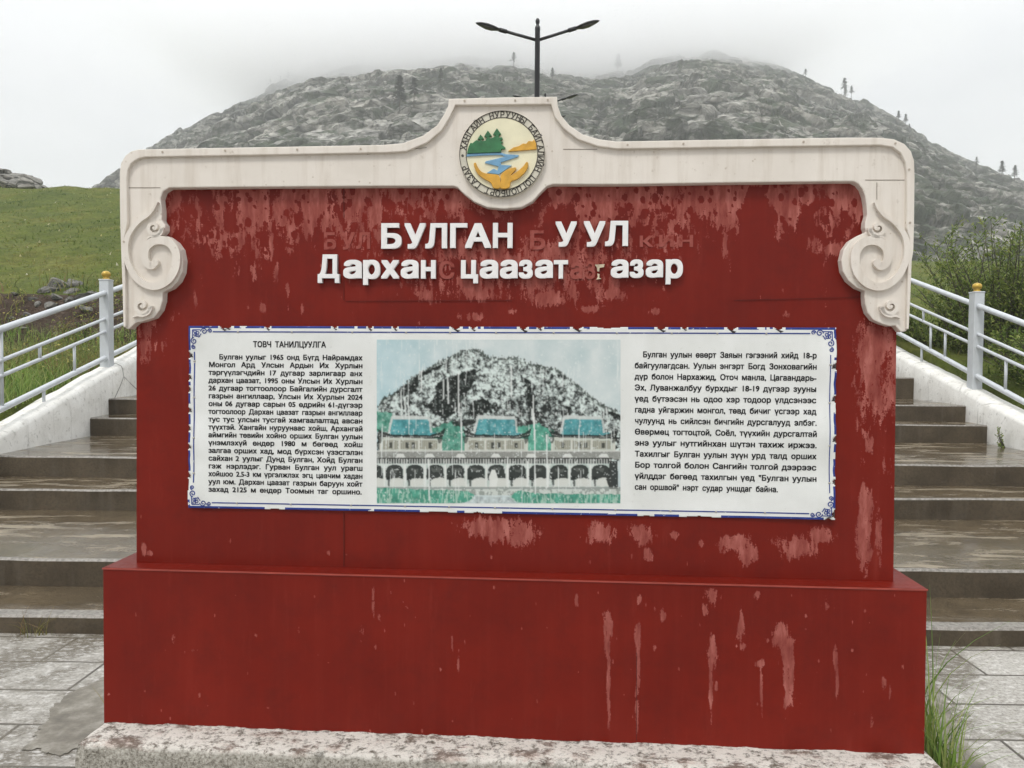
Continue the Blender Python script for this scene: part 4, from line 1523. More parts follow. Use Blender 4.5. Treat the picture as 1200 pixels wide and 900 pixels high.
def line2(a, b, hw, lift=0.0012):
    mb = MB()
    n_ = max(2, int(math.hypot(b[0] - a[0], b[1] - a[1]) / 0.02))
    d = math.hypot(b[0] - a[0], b[1] - a[1])
    nx_, nz_ = -(b[1] - a[1]) / d * hw, (b[0] - a[0]) / d * hw
    for k in range(n_):
        t0, t1 = k / n_, (k + 1) / n_
        p0 = (a[0] + (b[0] - a[0]) * t0, a[1] + (b[1] - a[1]) * t0)
        p1 = (a[0] + (b[0] - a[0]) * t1, a[1] + (b[1] - a[1]) * t1)
        mb.add(on_sheet([(p0[0] + nx_, p0[1] + nz_), (p0[0] - nx_, p0[1] - nz_), (p1[0] - nx_, p1[1] - nz_), (p1[0] + nx_, p1[1] + nz_)], lift), [(3, 2, 1, 0)])
    mb.build("border_line", NAVY, sheet)


iTL, iTR, iBR, iBL = (sTL[0] + INS, sTL[1] - INS), (sTR[0] - INS, sTR[1] - INS), (sBR[0] - INS, sBR[1] + INS), (sBL[0] + INS, sBL[1] + INS)
lerp2 = lambda a, b, t: (a[0] + (b[0] - a[0]) * t, a[1] + (b[1] - a[1]) * t)
gh, gv_ = 0.075 / SW, 0.085 / SHT
line2(lerp2(iTL, iTR, gh), lerp2(iTL, iTR, 1 - gh), 0.0023)
line2(lerp2(iBL, iBR, gh), lerp2(iBL, iBR, 1 - gh), 0.0023)
line2(lerp2(iTL, iBL, gv_), lerp2(iTL, iBL, 1 - gv_), 0.0023)
line2(lerp2(iTR, iBR, gv_), lerp2(iTR, iBR, 1 - gv_), 0.0018)




def orn(corner, sx_, sz_):
    cx, cz = corner
    mb = MB()

    def P(a, b):
        return (cx + sx_ * a, cz + sz_ * b)

    def band(path, hw):
        n_ = len(path)
        for k in range(n_ - 1):
            a, b = path[k], path[k + 1]
            d = math.hypot(b[0] - a[0], b[1] - a[1]) or 1e-6
            nx_, nz_ = -(b[1] - a[1]) / d * hw, (b[0] - a[0]) / d * hw
            qd = [(a[0] + nx_, a[1] + nz_), (a[0] - nx_, a[1] - nz_), (b[0] - nx_, b[1] - nz_), (b[0] + nx_, b[1] + nz_)]
            mb.add(on_sheet(qd, 0.0012), [(0, 1, 2, 3)])

    def spir(a, b, r, turns, a0, s):
        return [P(a + r * (1 - t / 16 * 0.8) * math.cos(a0 + s * turns * 6.283 * t / 16), b + r * (1 - t / 16 * 0.8) * math.sin(a0 + s * turns * 6.283 * t / 16)) for t in range(17)]
    for (a, b, r, t0, s) in ((0.052, 0.012, 0.0135, 3.1, 1), (0.075, 0.010, 0.009, 3.1, 1), (0.012, 0.050, 0.0135, 4.7, -1), (0.010, 0.074, 0.009, 4.7, -1)):
        band(spir(a, b, r, 1.4, t0, s), 0.0021)
    for (a, b) in ((0.016, 0.012), (0.027, 0.018), (0.017, 0.026), (0.024, 0.027)):
        band([P(a + 0.0055 * math.cos(t * 0.785), b + 0.0055 * math.sin(t * 0.785)) for t in range(9)], 0.0018)
    band([P(0.006, 0.040), P(0.006, 0.006), P(0.040, 0.006)], 0.0018)
    band([P(0.036, 0.030), P(0.030, 0.036), P(0.041, 0.021)], 0.0018)
    mb.build("corner_ornament", NAVY, sheet)


o4 = 0.009
orn((sTL[0] + o4, sTL[1] - o4), 1, -1)
orn((sTR[0] - o4, sTR[1] - o4), -1, -1)
orn((sBR[0] - o4, sBR[1] + o4), -1, 1)
orn((sBL[0] + o4, sBL[1] + o4), 1, 1)

# torn curled flaps at the bites
FLAP = plain("curled_dirty_flap", (0.05, 0.045, 0.045), 0.6, 0.4, 60)
for sd_, s_, wd, dp in TORN:
    if dp < 0.009:
        continue
    if sd_ in 'tb':
        e = lerp2(sTL, sTR, s_) if sd_ == 't' else lerp2(sBL, sBR, s_)
        sg = -1 if sd_ == 't' else 1
        pts = [(e[0] - wd * 0.55, e[1] + sg * 0.004), (e[0] + wd * 0.05, e[1] + sg * dp * 0.8), (e[0] + wd * 0.6, e[1] + sg * dp * 1.1), (e[0] + wd * 0.25, e[1] + sg * dp * 1.55)]
    else:
        e = lerp2(sTL, sBL, s_) if sd_ == 'l' else lerp2(sTR, sBR, s_)
        sg = 1 if sd_ == 'l' else -1
        pts = [(e[0] + sg * 0.003, e[1] + wd * 0.45), (e[0] + sg * dp * 0.9, e[1] + wd * 0.1), (e[0] + sg * dp * 1.3, e[1] - wd * 0.35), (e[0] + sg * dp * 0.2, e[1] - wd * 0.3)]
    y = [float(sheet_y(p[0], p[1])) for p in pts]
    lift = [0.003, 0.010, 0.006, 0.003]
    mb = MB()
    mb.add([(p[0], yy - l, p[1]) for p, yy, l in zip(pts, y, lift)], [(0, 1, 3), (1, 2, 3)])
    mb.build("torn_flap", FLAP, sheet)

# screws
SCREW = plain("dull_screw", (0.40, 0.39, 0.37), 0.35, 0.1, 30, metal=0.6)
sv = [(0, 0)]
first = None
for a, b, n_ in ((iTL, iTR, 12), (iBL, iBR, 12), (iTL, iBL, 5), (iTR, iBR, 5)):
    for k in range(1, n_):
        p = lerp2(a, b, (k + 0.15 * math.sin(k * 5)) / n_)
        if first is None:
            m_ = MB()
            m_.lathe([(0.0042, 0.0), (0.0042, 0.002), (0.003, 0.0035), (0.0008, 0.004)], (0, 0, 0), 10)
            first = m_.build("screw", SCREW, sheet, smooth=True)
            s0 = first
        else:
            s0 = first.copy()
            COL.objects.link(s0)
            s0.parent = sheet
        s0.rotation_euler = (R(90), 0, 0)
        s0.location = (p[0], float(sheet_y(p[0], p[1])) - 0.0012, p[1])

# text
TEXT = print_ink("printed_black_text", (0.016, 0.016, 0.018), 0.7, 130, 0.64)
mb = MB()


def word(txt_, x, z, S, wide=1.0):
    gv, gf = glyph(txt_, 0.0, 0.0, 2)
    for k, (ox, oy) in enumerate(((0, 0), (0.030, 0.024), (-0.030, -0.024), (0.030, -0.024), (-0.030, 0.024))):
        mb.add(on_sheet([(x + (p[0] + ox) * S * wide, z + (p[1] + oy) * S) for p in gv], 0.0009 + 0.00005 * k), gf)


def adv(txt_):
    gv, gf = glyph(txt_, 0.0, 0.0, 2)
    xs_ = [p[0] for p in gv]
    return max(xs_)


def para(lines, xl, xr, ind, yb0, dyb, cap_px, ref_x, last_frac):
    for k, ln in enumerate(lines):
        yb = yb0 + k * dyb
        z_ = B(ref_x, yb, SH)[1]
        xa = B(xl + (ind if k == 0 else 0), yb, SH)[0]
        xb = B(xr, yb, SH)[0]
        if k == len(lines) - 1:
            xb = xa + (xb - xa) * last_frac
        S = cap_px * 0.00327 / 0.727
        ws = ln.split(' ')
        wd = [adv(w_) * S for w_ in ws]
        tot = sum(wd)
        gap_min = 0.50 * S * (len(ws) - 1)
        wide = min(1.08, (xb - xa - gap_min) / tot)
        gap = (xb - xa - tot * wide) / max(1, len(ws) - 1)
        x = xa
        for w_, d_ in zip(ws, wd):
            word(w_, x, z_, S, wide)
            x += d_ * wide + gap


LT = ["Булган уулыг 1965 онд Бүгд Найрамдах", "Монгол Ард Улсын Ардын Их Хурлын", "тэргүүлэгчдийн 17 дугаар зарлигаар анх", "дархан цаазат, 1995 оны Улсын Их Хурлын", "26 дугаар тогтоолоор Байгалийн дурсгалт",
      "газрын ангиллаар, Улсын Их Хурлын 2024", "оны 06 дугаар сарын 05 өдрийн 61-дүгээр", "тогтоолоор Дархан цаазат газрын ангиллаар", "тус тус улсын тусгай хамгаалалтад авсан", "түүхтэй. Хангайн нуруунаас хойш, Архангай",
      "аймгийн төвийн хойно орших Булган уулын", "үнэмлэхүй өндөр 1980 м бөгөөд хойш", "залгаа орших хад, мод бүрхсэн үзэсгэлэн", "сайхан 2 уулыг Дунд Булган, Хойд Булган", "гэж нэрлэдэг. Гурван Булган уул урагш", "хойшоо 2.5-3 км үргэлжлэх эгц цавчим хадан",
      "уул юм. Дархан цаазат газрын баруун хойт", "захад 2125 м өндөр Тоомын таг оршино."]
RT = ["Булган уулын өвөрт Заяын гэгээний хийд 18-р", "байгуулагдсан. Уулын энгэрт Богд Зонховагийн", "дүр болон Нархажид, Оточ манла, Цагаандарь-", "Эх, Луванжалбуу бурхдыг 18-19 дүгээр зууны", "үед бүтээсэн нь одоо хэр тодоор үлдсэнээс", "гадна уйгаржин монгол, төвд бичиг үсгээр хад",
      "чулуунд нь сийлсэн бичгийн дурсгалууд элбэг.", "Өвөрмөц тогтоцтой, Соёл, түүхийн дурсгалтай", "энэ уулыг нутгийнхан шүтэн тахиж иржээ.", "Тахилгыг Булган уулын зүүн урд талд орших", "Бор толгой болон Сангийн толгой дээрээс", "үйлддэг бөгөөд тахилгын үед \"Булган уулын", "сан оршвой\" нэрт судар уншдаг байна."]
para(["ТОВЧ ТАНИЛЦУУЛГА"], 296.7, 382, 0, 407, 0, 7.0, 340, 1.0)
para(LT, 244.7, 424.7, 12, 421.6, 9.18, 6.1, 335, 0.995)
para(RT, 743.6, 956, 9.5, 419.2, 13.02, 6.6, 850, 0.79)
mb.build("printed_text", TEXT, sheet)

# the faded photograph printed on the sheet
def pm(x, y):
    return B(430 + x / 3.871, 380 + y / 3.871, SH)


GWP, GHP = 470, 316
qx, qy = np.meshgrid(np.linspace(45, 1150, GWP), np.linspace(70, 812, GHP))
pnx = (fbm(qx / 20, qy / 20, 3, 101) - 0.5)
pny = (fbm(qx / 20, qy / 20, 3, 105) - 0.5)
IMG = np.zeros((GHP, GWP, 3))


def inside(poly, warp=0.0):
    X_, Y_ = qx + pnx * warp, qy + pny * warp
    r = np.zeros(X_.shape, bool)
    n = len(poly)
    for k in range(n):
        (xa, ya), (xb, yb) = poly[k], poly[(k + 1) % n]
        if ya == yb:
            continue
        c = ((ya > Y_) != (yb > Y_)) & (X_ < (xb - xa) * (Y_ - ya) / (yb - ya) + xa)
        r ^= c
    return r


def paint(mask, col, a=1.0):
    aa = (mask * a)[..., None]
    IMG[:] = IMG * (1 - aa) + np.asarray(col) * aa


fine1 = fbm(qx / 11, qy / 11, 3, 111)
fine2 = fbm(qx / 17, qy / 24, 4, 113, 0.62)
big1 = fbm(qx / 60, qy / 60, 4, 115)
# pale sky
IMG[:] = np.array([0.53, 0.60, 0.60]) + (big1[..., None] - 0.5) * np.array([0.22, 0.16, 0.14]) + (1 - sstep(45, 500, qx))[..., None] * np.array([-0.10, -0.03, 0.0])
mtn = [(45, 375), (80, 330), (130, 310), (200, 250), (260, 210), (330, 170), (400, 140), (440, 118), (500, 112), (525, 125), (560, 150), (620, 150), (690, 150), (740, 175), (800, 190), (860, 200), (910, 235), (960, 275), (1010, 320), (1060, 360), (1110, 385), (1150, 405), (1150, 620), (45, 620)]
mk = inside(mtn, 16)
crk = 1 - np.abs(2 * fbm((qx + 0.5 * qy) / 22 + pnx * 2, (qy - 0.3 * qx) / 15 + pny * 2, 3, 121) - 1)
crk2 = 1 - np.abs(2 * fbm((qx - 0.6 * qy) / 12, (qy + 0.2 * qx) / 17, 3, 123) - 1)
tone = 0.50 + 0.95 * (fine2 - 0.5) + 0.75 * (fine1 - 0.5) - 0.42 * sstep(0.86, 0.98, crk) - 0.36 * sstep(0.88, 0.99, crk2) + 0.35 * (big1 - 0.5)
tone = tone - 0.22 * np.exp(-((qx - 760) / 150) ** 2 - ((qy - 380) / 90) ** 2) - 0.10 * sstep(300, 430, qy)
tone = np.clip(tone * 1.5 - 0.16, 0.03, 0.70)
IMG[:] = np.where(mk[..., None], tone[..., None] * np.array([0.88, 1.0, 0.96]), IMG)
# trees along the ridge
rdg = np.interp(qx, [p[0] for p in mtn[:22]], [p[1] for p in mtn[:22]])
tr = (qy > rdg - 13 * vnoise(qx / 3.6, qx * 0, 131) ** 2) & (qy < rdg + 14) & (vnoise(qx / 5, qy / 9, 133) > 0.42)
paint(tr, (0.05, 0.065, 0.055), 0.85)
DK = (0.018, 0.022, 0.02)
speck = 1 - sstep(0.56, 0.66, fine1)
for poly, wp in (([(130, 312), (175, 275), (235, 232), (300, 200), (352, 165), (356, 182), (300, 215), (245, 245), (235, 290), (205, 325), (170, 320)], 22), ([(262, 372), (305, 340), (320, 275), (350, 250), (420, 225), (515, 205), (500, 250), (470, 290), (450, 340), (430, 385), (400, 410), (360, 430), (300, 395)], 26),
                 ([(455, 400), (490, 350), (530, 340), (585, 355), (600, 375), (560, 400), (520, 420)], 40), ([(890, 370), (930, 372), (945, 400), (930, 420), (900, 418), (910, 395)], 18), ([(865, 450), (880, 435), (895, 440), (890, 470), (868, 468)], 14),
                 ([(1080, 395), (1150, 405), (1150, 440), (1115, 425)], 24), ([(145, 325), (165, 330), (175, 375), (160, 385)], 26), ([(190, 345), (205, 340), (210, 365), (195, 375)], 20), ([(690, 215), (740, 240), (770, 330), (760, 420), (735, 400), (730, 300)], 50)):
    paint(inside(poly, wp), DK, 0.86 + 0.14 * speck)
GR = np.array([0.10, 0.37, 0.27])


def tint(mask, col, amt=1.0):
    v = 0.65 + 0.9 * (fine2 - 0.35)
    aa = (mask * amt)[..., None]
    IMG[:] = IMG * (1 - aa) + np.clip(np.asarray(col) * v[..., None] + sstep(0.62, 0.74, fine1)[..., None] * 0.08, 0, 0.75) * aa


tint(inside([(45, 395), (110, 400), (125, 480), (45, 490)], 20), GR, .85)
tint(inside([(290, 470), (400, 440), (450, 470), (455, 580), (340, 580)], 16), GR * 0.9, .9)
tint(inside([(680, 470), (780, 450), (850, 480), (870, 580), (735, 580)], 16), GR * 1.15, .9)
paint(inside([(390, 445), (480, 425), (505, 440), (470, 465), (400, 462)], 16), DK, .9)
tile = 0.5 + 0.5 * np.sin(qx * 0.85)
for ox in (0, 392, 782):
    P_ = lambda pts: [(a + ox, b) for a, b in pts]
    m_ = inside(P_([(120, 425), (283, 428), (292, 490), (325, 492), (300, 506), (100, 506), (108, 488)]), 3)
    tint(m_, (0.10, 0.37, 0.40), .95)
    paint(m_ & (tile > 0.75), (0.06, 0.24, 0.27), .45)
    paint(inside(P_([(112, 418), (120, 413), (286, 418), (288, 432), (120, 430), (106, 490), (97, 490)]), 4), (0.55, 0.58, 0.56), .9)
    paint(inside(P_([(283, 425), (292, 425), (300, 492), (290, 492)]), 4), (0.50, 0.54, 0.52), .8)
    paint(inside(P_([(46, 474), (75, 487), (110, 499), (290, 503), (335, 490), (362, 468), (352, 508), (300, 521), (100, 519), (62, 508)]), 4), DK, 0.92)
    paint(inside(P_([(60, 496), (100, 508), (300, 510), (345, 497), (345, 501), (300, 514), (100, 512), (60, 500)]), 2) & (tile > 0.5), (0.45, 0.47, 0.44), .7)
    paint(inside(P_([(58, 512), (345, 520), (345, 578), (58, 578)]), 3), (0.50, 0.53, 0.47), .95)
    for wx0, wx1 in ((75, 145), (155, 235), (245, 325)):
        paint(inside(P_([(wx0, 527), (wx1, 527), (wx1, 567), (wx0, 567)]), 2), (0.24, 0.24, 0.19), .8)
        for q0 in range(wx0 + 6, wx1 - 6, 9):
            paint((qx > q0 + ox) & (qx < q0 + 2.5 + ox) & (qy > 529) & (qy < 566), (0.42, 0.42, 0.35), .8)
    for wx0 in (104, 178, 206, 284):
        paint(inside(P_([(wx0, 536), (wx0 + 14, 536), (wx0 + 14, 562), (wx0, 562)]), 3), (0.04, 0.045, 0.04), .9)
    for wx0 in (58, 148, 238, 336):
        paint((qx > wx0 + ox) & (qx < wx0 + 7 + ox) & (qy > 522) & (qy < 578), (0.58, 0.58, 0.52), .8)
    for ex_ in (60, 335):
        paint(inside(P_([(ex_ - 14, 505), (ex_ + 14, 508), (ex_ + 12, 525), (ex_ + 4, 540), (ex_ - 4, 540), (ex_ - 10, 522)]), 5), DK, .75)
# balustrade, eave and arcade
band_ = (qy > 572) & (qy < 612)
paint(band_, (0.36, 0.37, 0.34), .9)
paint(band_ & ((np.sin(qx * 0.62 + qy * 0.5) * np.sin(qx * 0.62 - qy * 0.5)) > 0.1), (0.08, 0.085, 0.08), .75)
paint((qy > 572) & (qy < 578), (0.60, 0.61, 0.58), .8)
for bx in (155, 290, 430, 590, 750, 915, 1075):
    paint(inside([(bx - 24, 604), (bx - 13, 587), (bx + 13, 587), (bx + 24, 604)], 4), (0.62, 0.64, 0.61), .95)
ev = (qy > 606) & (qy < 632) & (qx < 1112)
paint(ev, DK, .92)
paint(ev & (np.sin(qx * 0.52) > 0.1) & (qy > 611), (0.55, 0.57, 0.54), .75)
wl_ = (qy > 632) & (qy < 742) & (qx < 1112)
paint(wl_, (0.56, 0.61, 0.58), 1)
paint(wl_ & (fine2 > 0.55), (0.36, 0.45, 0.41), .6)
for k in range(12):
    xa = -8 + k * 93.5
    paint(inside([(xa, 692), (xa + 2, 656), (xa + 14, 642), (xa + 30, 637), (xa + 55, 637), (xa + 70, 642), (xa + 81, 656), (xa + 82, 706), (xa + 2, 706)], 3), DK, .95)
    br_ = inside([(xa + 22, 712), (xa + 32, 700), (xa + 60, 696), (xa + 84, 700), (xa + 84, 734), (xa + 22, 734)], 8)
    paint(br_, (0.58, 0.60, 0.56), .95)
    paint(inside([(xa + 8, 690), (xa + 22, 690), (xa + 20, 735), (xa + 12, 735)], 5), DK, .8)
    paint(inside([(xa + 20, 650), (xa + 62, 655), (xa + 58, 670), (xa + 26, 668)], 20), (0.22, 0.24, 0.22), .3)
    paint((qx > xa - 9) & (qx < xa - 2) & (qy > 638) & (qy < 740), (0.64, 0.66, 0.63), .9)
paint(inside([(1100, 620), (1137, 620), (1140, 778), (1112, 775), (1085, 702), (1098, 690)], 4), DK, .95)
paint(inside([(560, 694), (570, 662), (588, 660), (600, 700), (594, 748), (562, 748)], 5), (0.66, 0.68, 0.65), .95)
paint((qy > 738) & (qy < 748), (0.20, 0.22, 0.20), .75)
lo = (qy > 748) & (qy < 776)
paint(lo, (0.52, 0.56, 0.52), .9)
paint(lo & (fine2 > 0.52), (0.12, 0.15, 0.13), .6)
gl = inside([(45, 740), (250, 750), (460, 754), (492, 776), (480, 800), (440, 812), (45, 812)], 10)
tint(gl, GR * 0.95, 1)
gr_ = inside([(690, 754), (800, 768), (1000, 770), (1150, 772), (1150, 812), (690, 812), (655, 780)], 10)
tint(gr_, GR * 1.0, 1)
tint(inside([(490, 782), (655, 782), (685, 812), (460, 812)], 6), (0.52, 0.60, 0.60), 1)
blade_ = (gl | gr_) & (vnoise(qx / 4, qy / 22, 141) > 0.66)
paint(blade_, (0.40, 0.55, 0.46), .7)
# wear of the print: vertical scratches, flaked dots and a pale bloom
scr = (vnoise(qx / 3.5 + (fbm(qy / 90, qx * 0, 2, 143) - 0.5) * 3, qy / 160, 145) > 0.865) & (vnoise(qx / 60, qy / 90, 147) > 0.40)
paint(scr, (0.66, 0.70, 0.68), .8)
for (xx, ya, yb) in ((420, 215, 420), (372, 240, 360), (352, 250, 340), (433, 400, 580), (765, 420, 770), (645, 600, 740), (820, 500, 740), (660, 190, 330), (285, 610, 800), (735, 620, 720), (250, 210, 300), (760, 320, 470)):
    paint((np.abs(qx - xx - (qy - ya) * 0.012) < 2.6) & (qy > ya) & (qy < yb), (0.68, 0.71, 0.69), .9)
paint(fbm(qx / 7, qy / 8, 3, 149) > 0.755, (0.66, 0.70, 0.68), .75)
pad = np.pad(IMG, ((1, 1), (1, 1), (0, 0)), mode='edge')
IMG = sum(pad[a:a + GHP, b:b + GWP] * wgt for a, b, wgt in ((1, 1, .4), (0, 1, .15), (2, 1, .15), (1, 0, .15), (1, 2, .15)))
pad = np.pad(IMG, ((1, 1), (1, 1), (0, 0)), mode='edge')
BL = sum(pad[a:a + GHP, b:b + GWP] for a in range(3) for b in range(3)) / 9
IMG = np.where((mk & (qy < 470))[..., None], 0.35 * IMG + 0.65 * BL, 0.7 * IMG + 0.3 * BL)
IMG = np.clip(IMG, 0.010, 0.72)
# pixel grid -> sheet
dirs = fw.x, fw.y
PXg, PYg = 430 + qx / 3.871, 380 + qy / 3.871
gxp = np.zeros_like(qx)
gzp = np.zeros_like(qx)
for r_ in range(GHP):
    for c_ in (0, GWP - 1):
        gxp[r_, c_], gzp[r_, c_] = B(float(PXg[r_, c_]), float(PYg[r_, c_]), SH)
tt_ = np.linspace(0, 1, GWP)[None, :]
gxp = gxp[:, :1] * (1 - tt_) + gxp[:, -1:] * tt_
gzp = gzp[:, :1] * (1 - tt_) + gzp[:, -1:] * tt_
gyp = sheet_y(gxp, gzp) - 0.0012 - 0.0007
i_ = np.arange(GWP * GHP).reshape(GHP, GWP)
Fp = np.stack([i_[:-1, :-1], i_[1:, :-1], i_[1:, 1:], i_[:-1, 1:]], -1).reshape(-1, 4)
PRT = Mt("faded_photo_print")
PRT.set(base=PRT.n('ShaderNodeAttribute', attribute_name='ink').outputs['Color'], rough=0.5, spec=0.15)
po = fast_mesh("printed_photograph", np.stack([gxp, gyp, gzp], -1).reshape(-1, 3), Fp, PRT.m, sheet, smooth=True)
at = po.data.attributes.new('ink', 'FLOAT_COLOR', 'POINT')
at.data.foreach_set('color', np.concatenate([IMG.reshape(-1, 3), np.ones((GWP * GHP, 1))], 1).astype(np.float32).ravel())

# ================================================================== STREET LAMPS
def make_lamp(label):
    root = empty("street_lamp", (0, 0, 0), label, "street lamp", "street lamps along the stairs")
    mb = MB()
    mb.lathe([(0.09, 0.0), (0.09, 0.06), (0.065, 0.10), (0.052, 0.5), (0.046, 2.5), (0.041, 4.82), (0.044, 4.83), (0.044, 4.87), (0.03, 4.89), (0.020, 4.91), (0.030, 4.93), (0.036, 4.965), (0.030, 4.99), (0.014, 5.01), (0.002, 5.012)], (0, 0, 0), 16)
    mb.build("pole", BLACK, root, smooth=True)
    for sgn, rise, ln in ((-1, 0.21, 1.0), (1, 0.26, 1.0)):
        tip = Vector((sgn * ln, 0, 4.70 + rise + 0.02))
        st_ = Vector((0, 0, 4.66))
        d = tip - st_
        mb = MB()
        mb.tube([st_, st_ + d * 0.55], 0.024, 10)
        mb.tube([st_ + d * 0.50, st_ + d * 0.62], 0.034, 10)
        arm = mb.build("arm", BLACK, root, smooth=True)
        mb = MB()
        ts_ = [0.58, 0.62, 0.70, 0.80, 0.90, 0.96, 1.0]
        rs_ = [0.028, 0.045, 0.078, 0.095, 0.08, 0.05, 0.015]
        mb.tube([st_ + d * t for t in ts_], rs_, 12, flat=0.36)
        mb.build("lamp_head", BLACK, root, smooth=True)
        mb = MB()
        mb.tube([st_ + d * t + Vector((0, 0, -0.022)) for t in (0.68, 0.74, 0.84, 0.92)], [0.02, 0.068, 0.072, 0.03], 10, flat=0.28)
        mb.build("lens", LENS, root.children[-1], smooth=True)
    return root


def lamp_base(px, ytip, Yd):
    t = atY(px, ytip, Yd)
    return Vector((t.x, t.y, t.z - 4.95))


lb = lamp_base(630, 26, 12.6)
lamp = make_lamp("tall black double-armed street lamp standing nearest behind the middle of the board")
lamp.location = lb
copy_tree(lamp, lamp_base(639, 111.5, 23.6), label="second black street lamp, only its arm tips showing beside the crest top")
copy_tree(lamp, lamp_base(637, 136, 34.5), label="farthest black street lamp, one arm tip showing low beside the crest curve")

# ================================================================== ROCKS
def rock_mesh(name, size, seed, mat, parent=None, flat=1.0):
    bm = bmesh.new()
    bmesh.ops.create_icosphere(bm, subdivisions=4, radius=1.0)
    rr = np.random.RandomState(seed)
    planes = [(Vector(rr.normal(size=3)).normalized(), rr.uniform(0.42, 0.85)) for _ in range(14)]
    for v_ in bm.verts:
        p = v_.co
        for nrm, dd in planes:
            e = p.dot(nrm) - dd
            if e > 0:
                p -= nrm * e * 0.92
        g = 1 + 0.16 * (float(fbm(np.array(p.x * 2.5 + p.z * 1.7), np.array(p.y * 2.5 + p.z * 2), 4, seed)) - 0.5)
        v_.co = Vector((p.x * size[0] * g, p.y * size[1] * g, p.z * size[2] * g))
    me = bpy.data.meshes.new(name)
    bm.to_mesh(me)
    bm.free()
    me.materials.append(mat)
    return link(bpy.data.objects.new(name, me), parent)


oc = empty("rock_outcrop", tuple(atY(10, 224, 46)), "grey layered rock outcrop on the grassy skyline at the far left", "rock outcrop")
for k, (px, py, sx_, sz_, dy) in enumerate([(-35, 216, 2.4, 1.0, 0), (0, 217, 1.7, .62, .2), (25, 218, 1.5, .5, -.2), (42, 220, .85, .30, .1), (-12, 209, 1.5, .38, .6), (16, 208, 1.35, .42, .5), (34, 209, .75, .40, .4), (-2, 202, 1.1, .26, .9), (20, 203, 0.9, .22, .8), (10, 198, .42, .20, .9), (50, 218, .35, .22, 0), (-60, 208, 2.6, 1.2, .5), (-95, 205, 3, 1.6, 0), (30, 213, .7, .3, -.5), (5, 212, .9, .3, -.5)]):
    o = rock_mesh("boulder", (sx_, sx_ * 0.8, sz_ * 1.45), 100 + k, OUTCROP, oc)
    o.location = atY(px, py + 4, 46 + dy * 3) - Vector(oc.location)
    o.rotation_euler = (0.05, 0.10, k * 1.3 if sz_ < .3 else 0.3 * math.sin(k))
first = True
for k, (px, py, s_) in enumerate([(74, 335, 0.40), (60, 340, 0.26), (92, 332, 0.36), (98, 348, .26), (112, 344, .22), (82, 352, .2), (66, 348, .18), (40, 350, .16), (44, 356, 0.14), (58, 357, 0.22), (70, 362, .12), (33, 370, 0.15), (14, 372, .12), (20, 345, .13), (84, 342, .22), (6, 388, .12), (28, 384, .1), (104, 362, .2)]):
    d = ray(px, py)
    yy = np.linspace(8, 30, 400)
    zz = CAMP.z + d.z / d.y * yy
    tz = terr(d.x / d.y * yy, yy)
    hit = np.where(zz < tz)[0]
    Yh = float(yy[hit[0]]) if len(hit) else 14
    P = CAMP + d * (Yh / d.y)
    o = rock_mesh("rock", (s_, s_ * 0.7, s_ * 0.45), 200 + k, STONE)
    o.location = (P.x, P.y, P.z - 0.12 * s_)
    o.rotation_euler = (0.2 * math.sin(k), 0.35 * math.cos(k * 2), k)
    tag(o, "weathered grey rock lying in the bare earth bank behind the left handrail", "rock", "rocks in the earth bank")

# ================================================================== TREES ON THE MOUNTAIN
def pine_proto(name, h, seed, sparse, label, group):
    root = empty(name, (0, 0, 0), label, "tree", group)
    rr = random.Random(seed)
    mb = MB()
    mb.tube([(0, 0, -0.6), (0.05 * h * 0.2, 0, h * 0.5), (0, 0, h)], [h * 0.022, h * 0.016, h * 0.004], 6)
    for k in range(9):
        z_ = h * rr.uniform(0.3, 0.9)
        a = rr.uniform(0, 6.28)
        l = h * 0.16 * (1.15 - z_ / h)
        mb.tube([(0, 0, z_), (l * math.cos(a), l * math.sin(a), z_ + l * 0.2)], [h * 0.006, h * 0.002], 4)
    mb.build("trunk", BARK, root)
    v, f = [], []
    n_ = int((420 if not sparse else 170))
    for k in range(n_):
        t = rr.random() ** (0.8)
        z_ = h * (0.22 + 0.78 * t) if not sparse else h * (0.45 + 0.55 * t)
        rad = h * 0.33 * (1.05 - t) * (0.6 + 0.4 * math.sin(z_ * 7)) + 0.02 * h
        a = rr.uniform(0, 6.28)
        r_ = rad * math.sqrt(rr.random())
        c = Vector((r_ * math.cos(a), r_ * math.sin(a), z_ - r_ * 0.25))
        s_ = h * rr.uniform(0.03, 0.065)
        d1 = Vector((math.cos(a), math.sin(a), rr.uniform(-0.4, 0.2))).normalized() * s_ * 1.5
        d2 = Vector((-math.sin(a), math.cos(a), rr.uniform(-0.5, 0.5))).normalized() * s_ * 0.6
        b = len(v)
        v += [c - d1 - d2, c + d1 - d2 * .3, c + d1 + d2 * .3, c - d1 + d2]
        f.append((b, b + 1, b + 2, b + 3))
    mesh_obj("crown", v, f, PINE, root)
    return root


G1 = "pines along the misty left ridge"
L1 = "small pale pine in a row on the mist-covered left ridge"
G2 = "bare pines on the right summit skyline"
protoA = pine_proto("pine_tree", 7.0, 3, False, L1, G1)
protoB = pine_proto("pine_tree", 7.0, 9, True, L1, G1)
used = [False, False]


def place(px, py, h, kind, label=None, group=None):
    P = on_mountain(px, py)
    pr = (protoA, protoB)[kind]
    s_ = h / 7.0 * 0.60
    if not used[kind]:
        used[kind] = True
        o = pr
        o.location = P
        o.scale = (s_, s_, s_)
        o.rotation_euler = (0, 0, px)
    else:
        o = copy_tree(pr, P, px * 1.7, (s_, s_, s_))
    if label:
        o['label'] = label
        if group:
            o['group'] = group
        elif 'group' in o:
            del o['group']
    return o


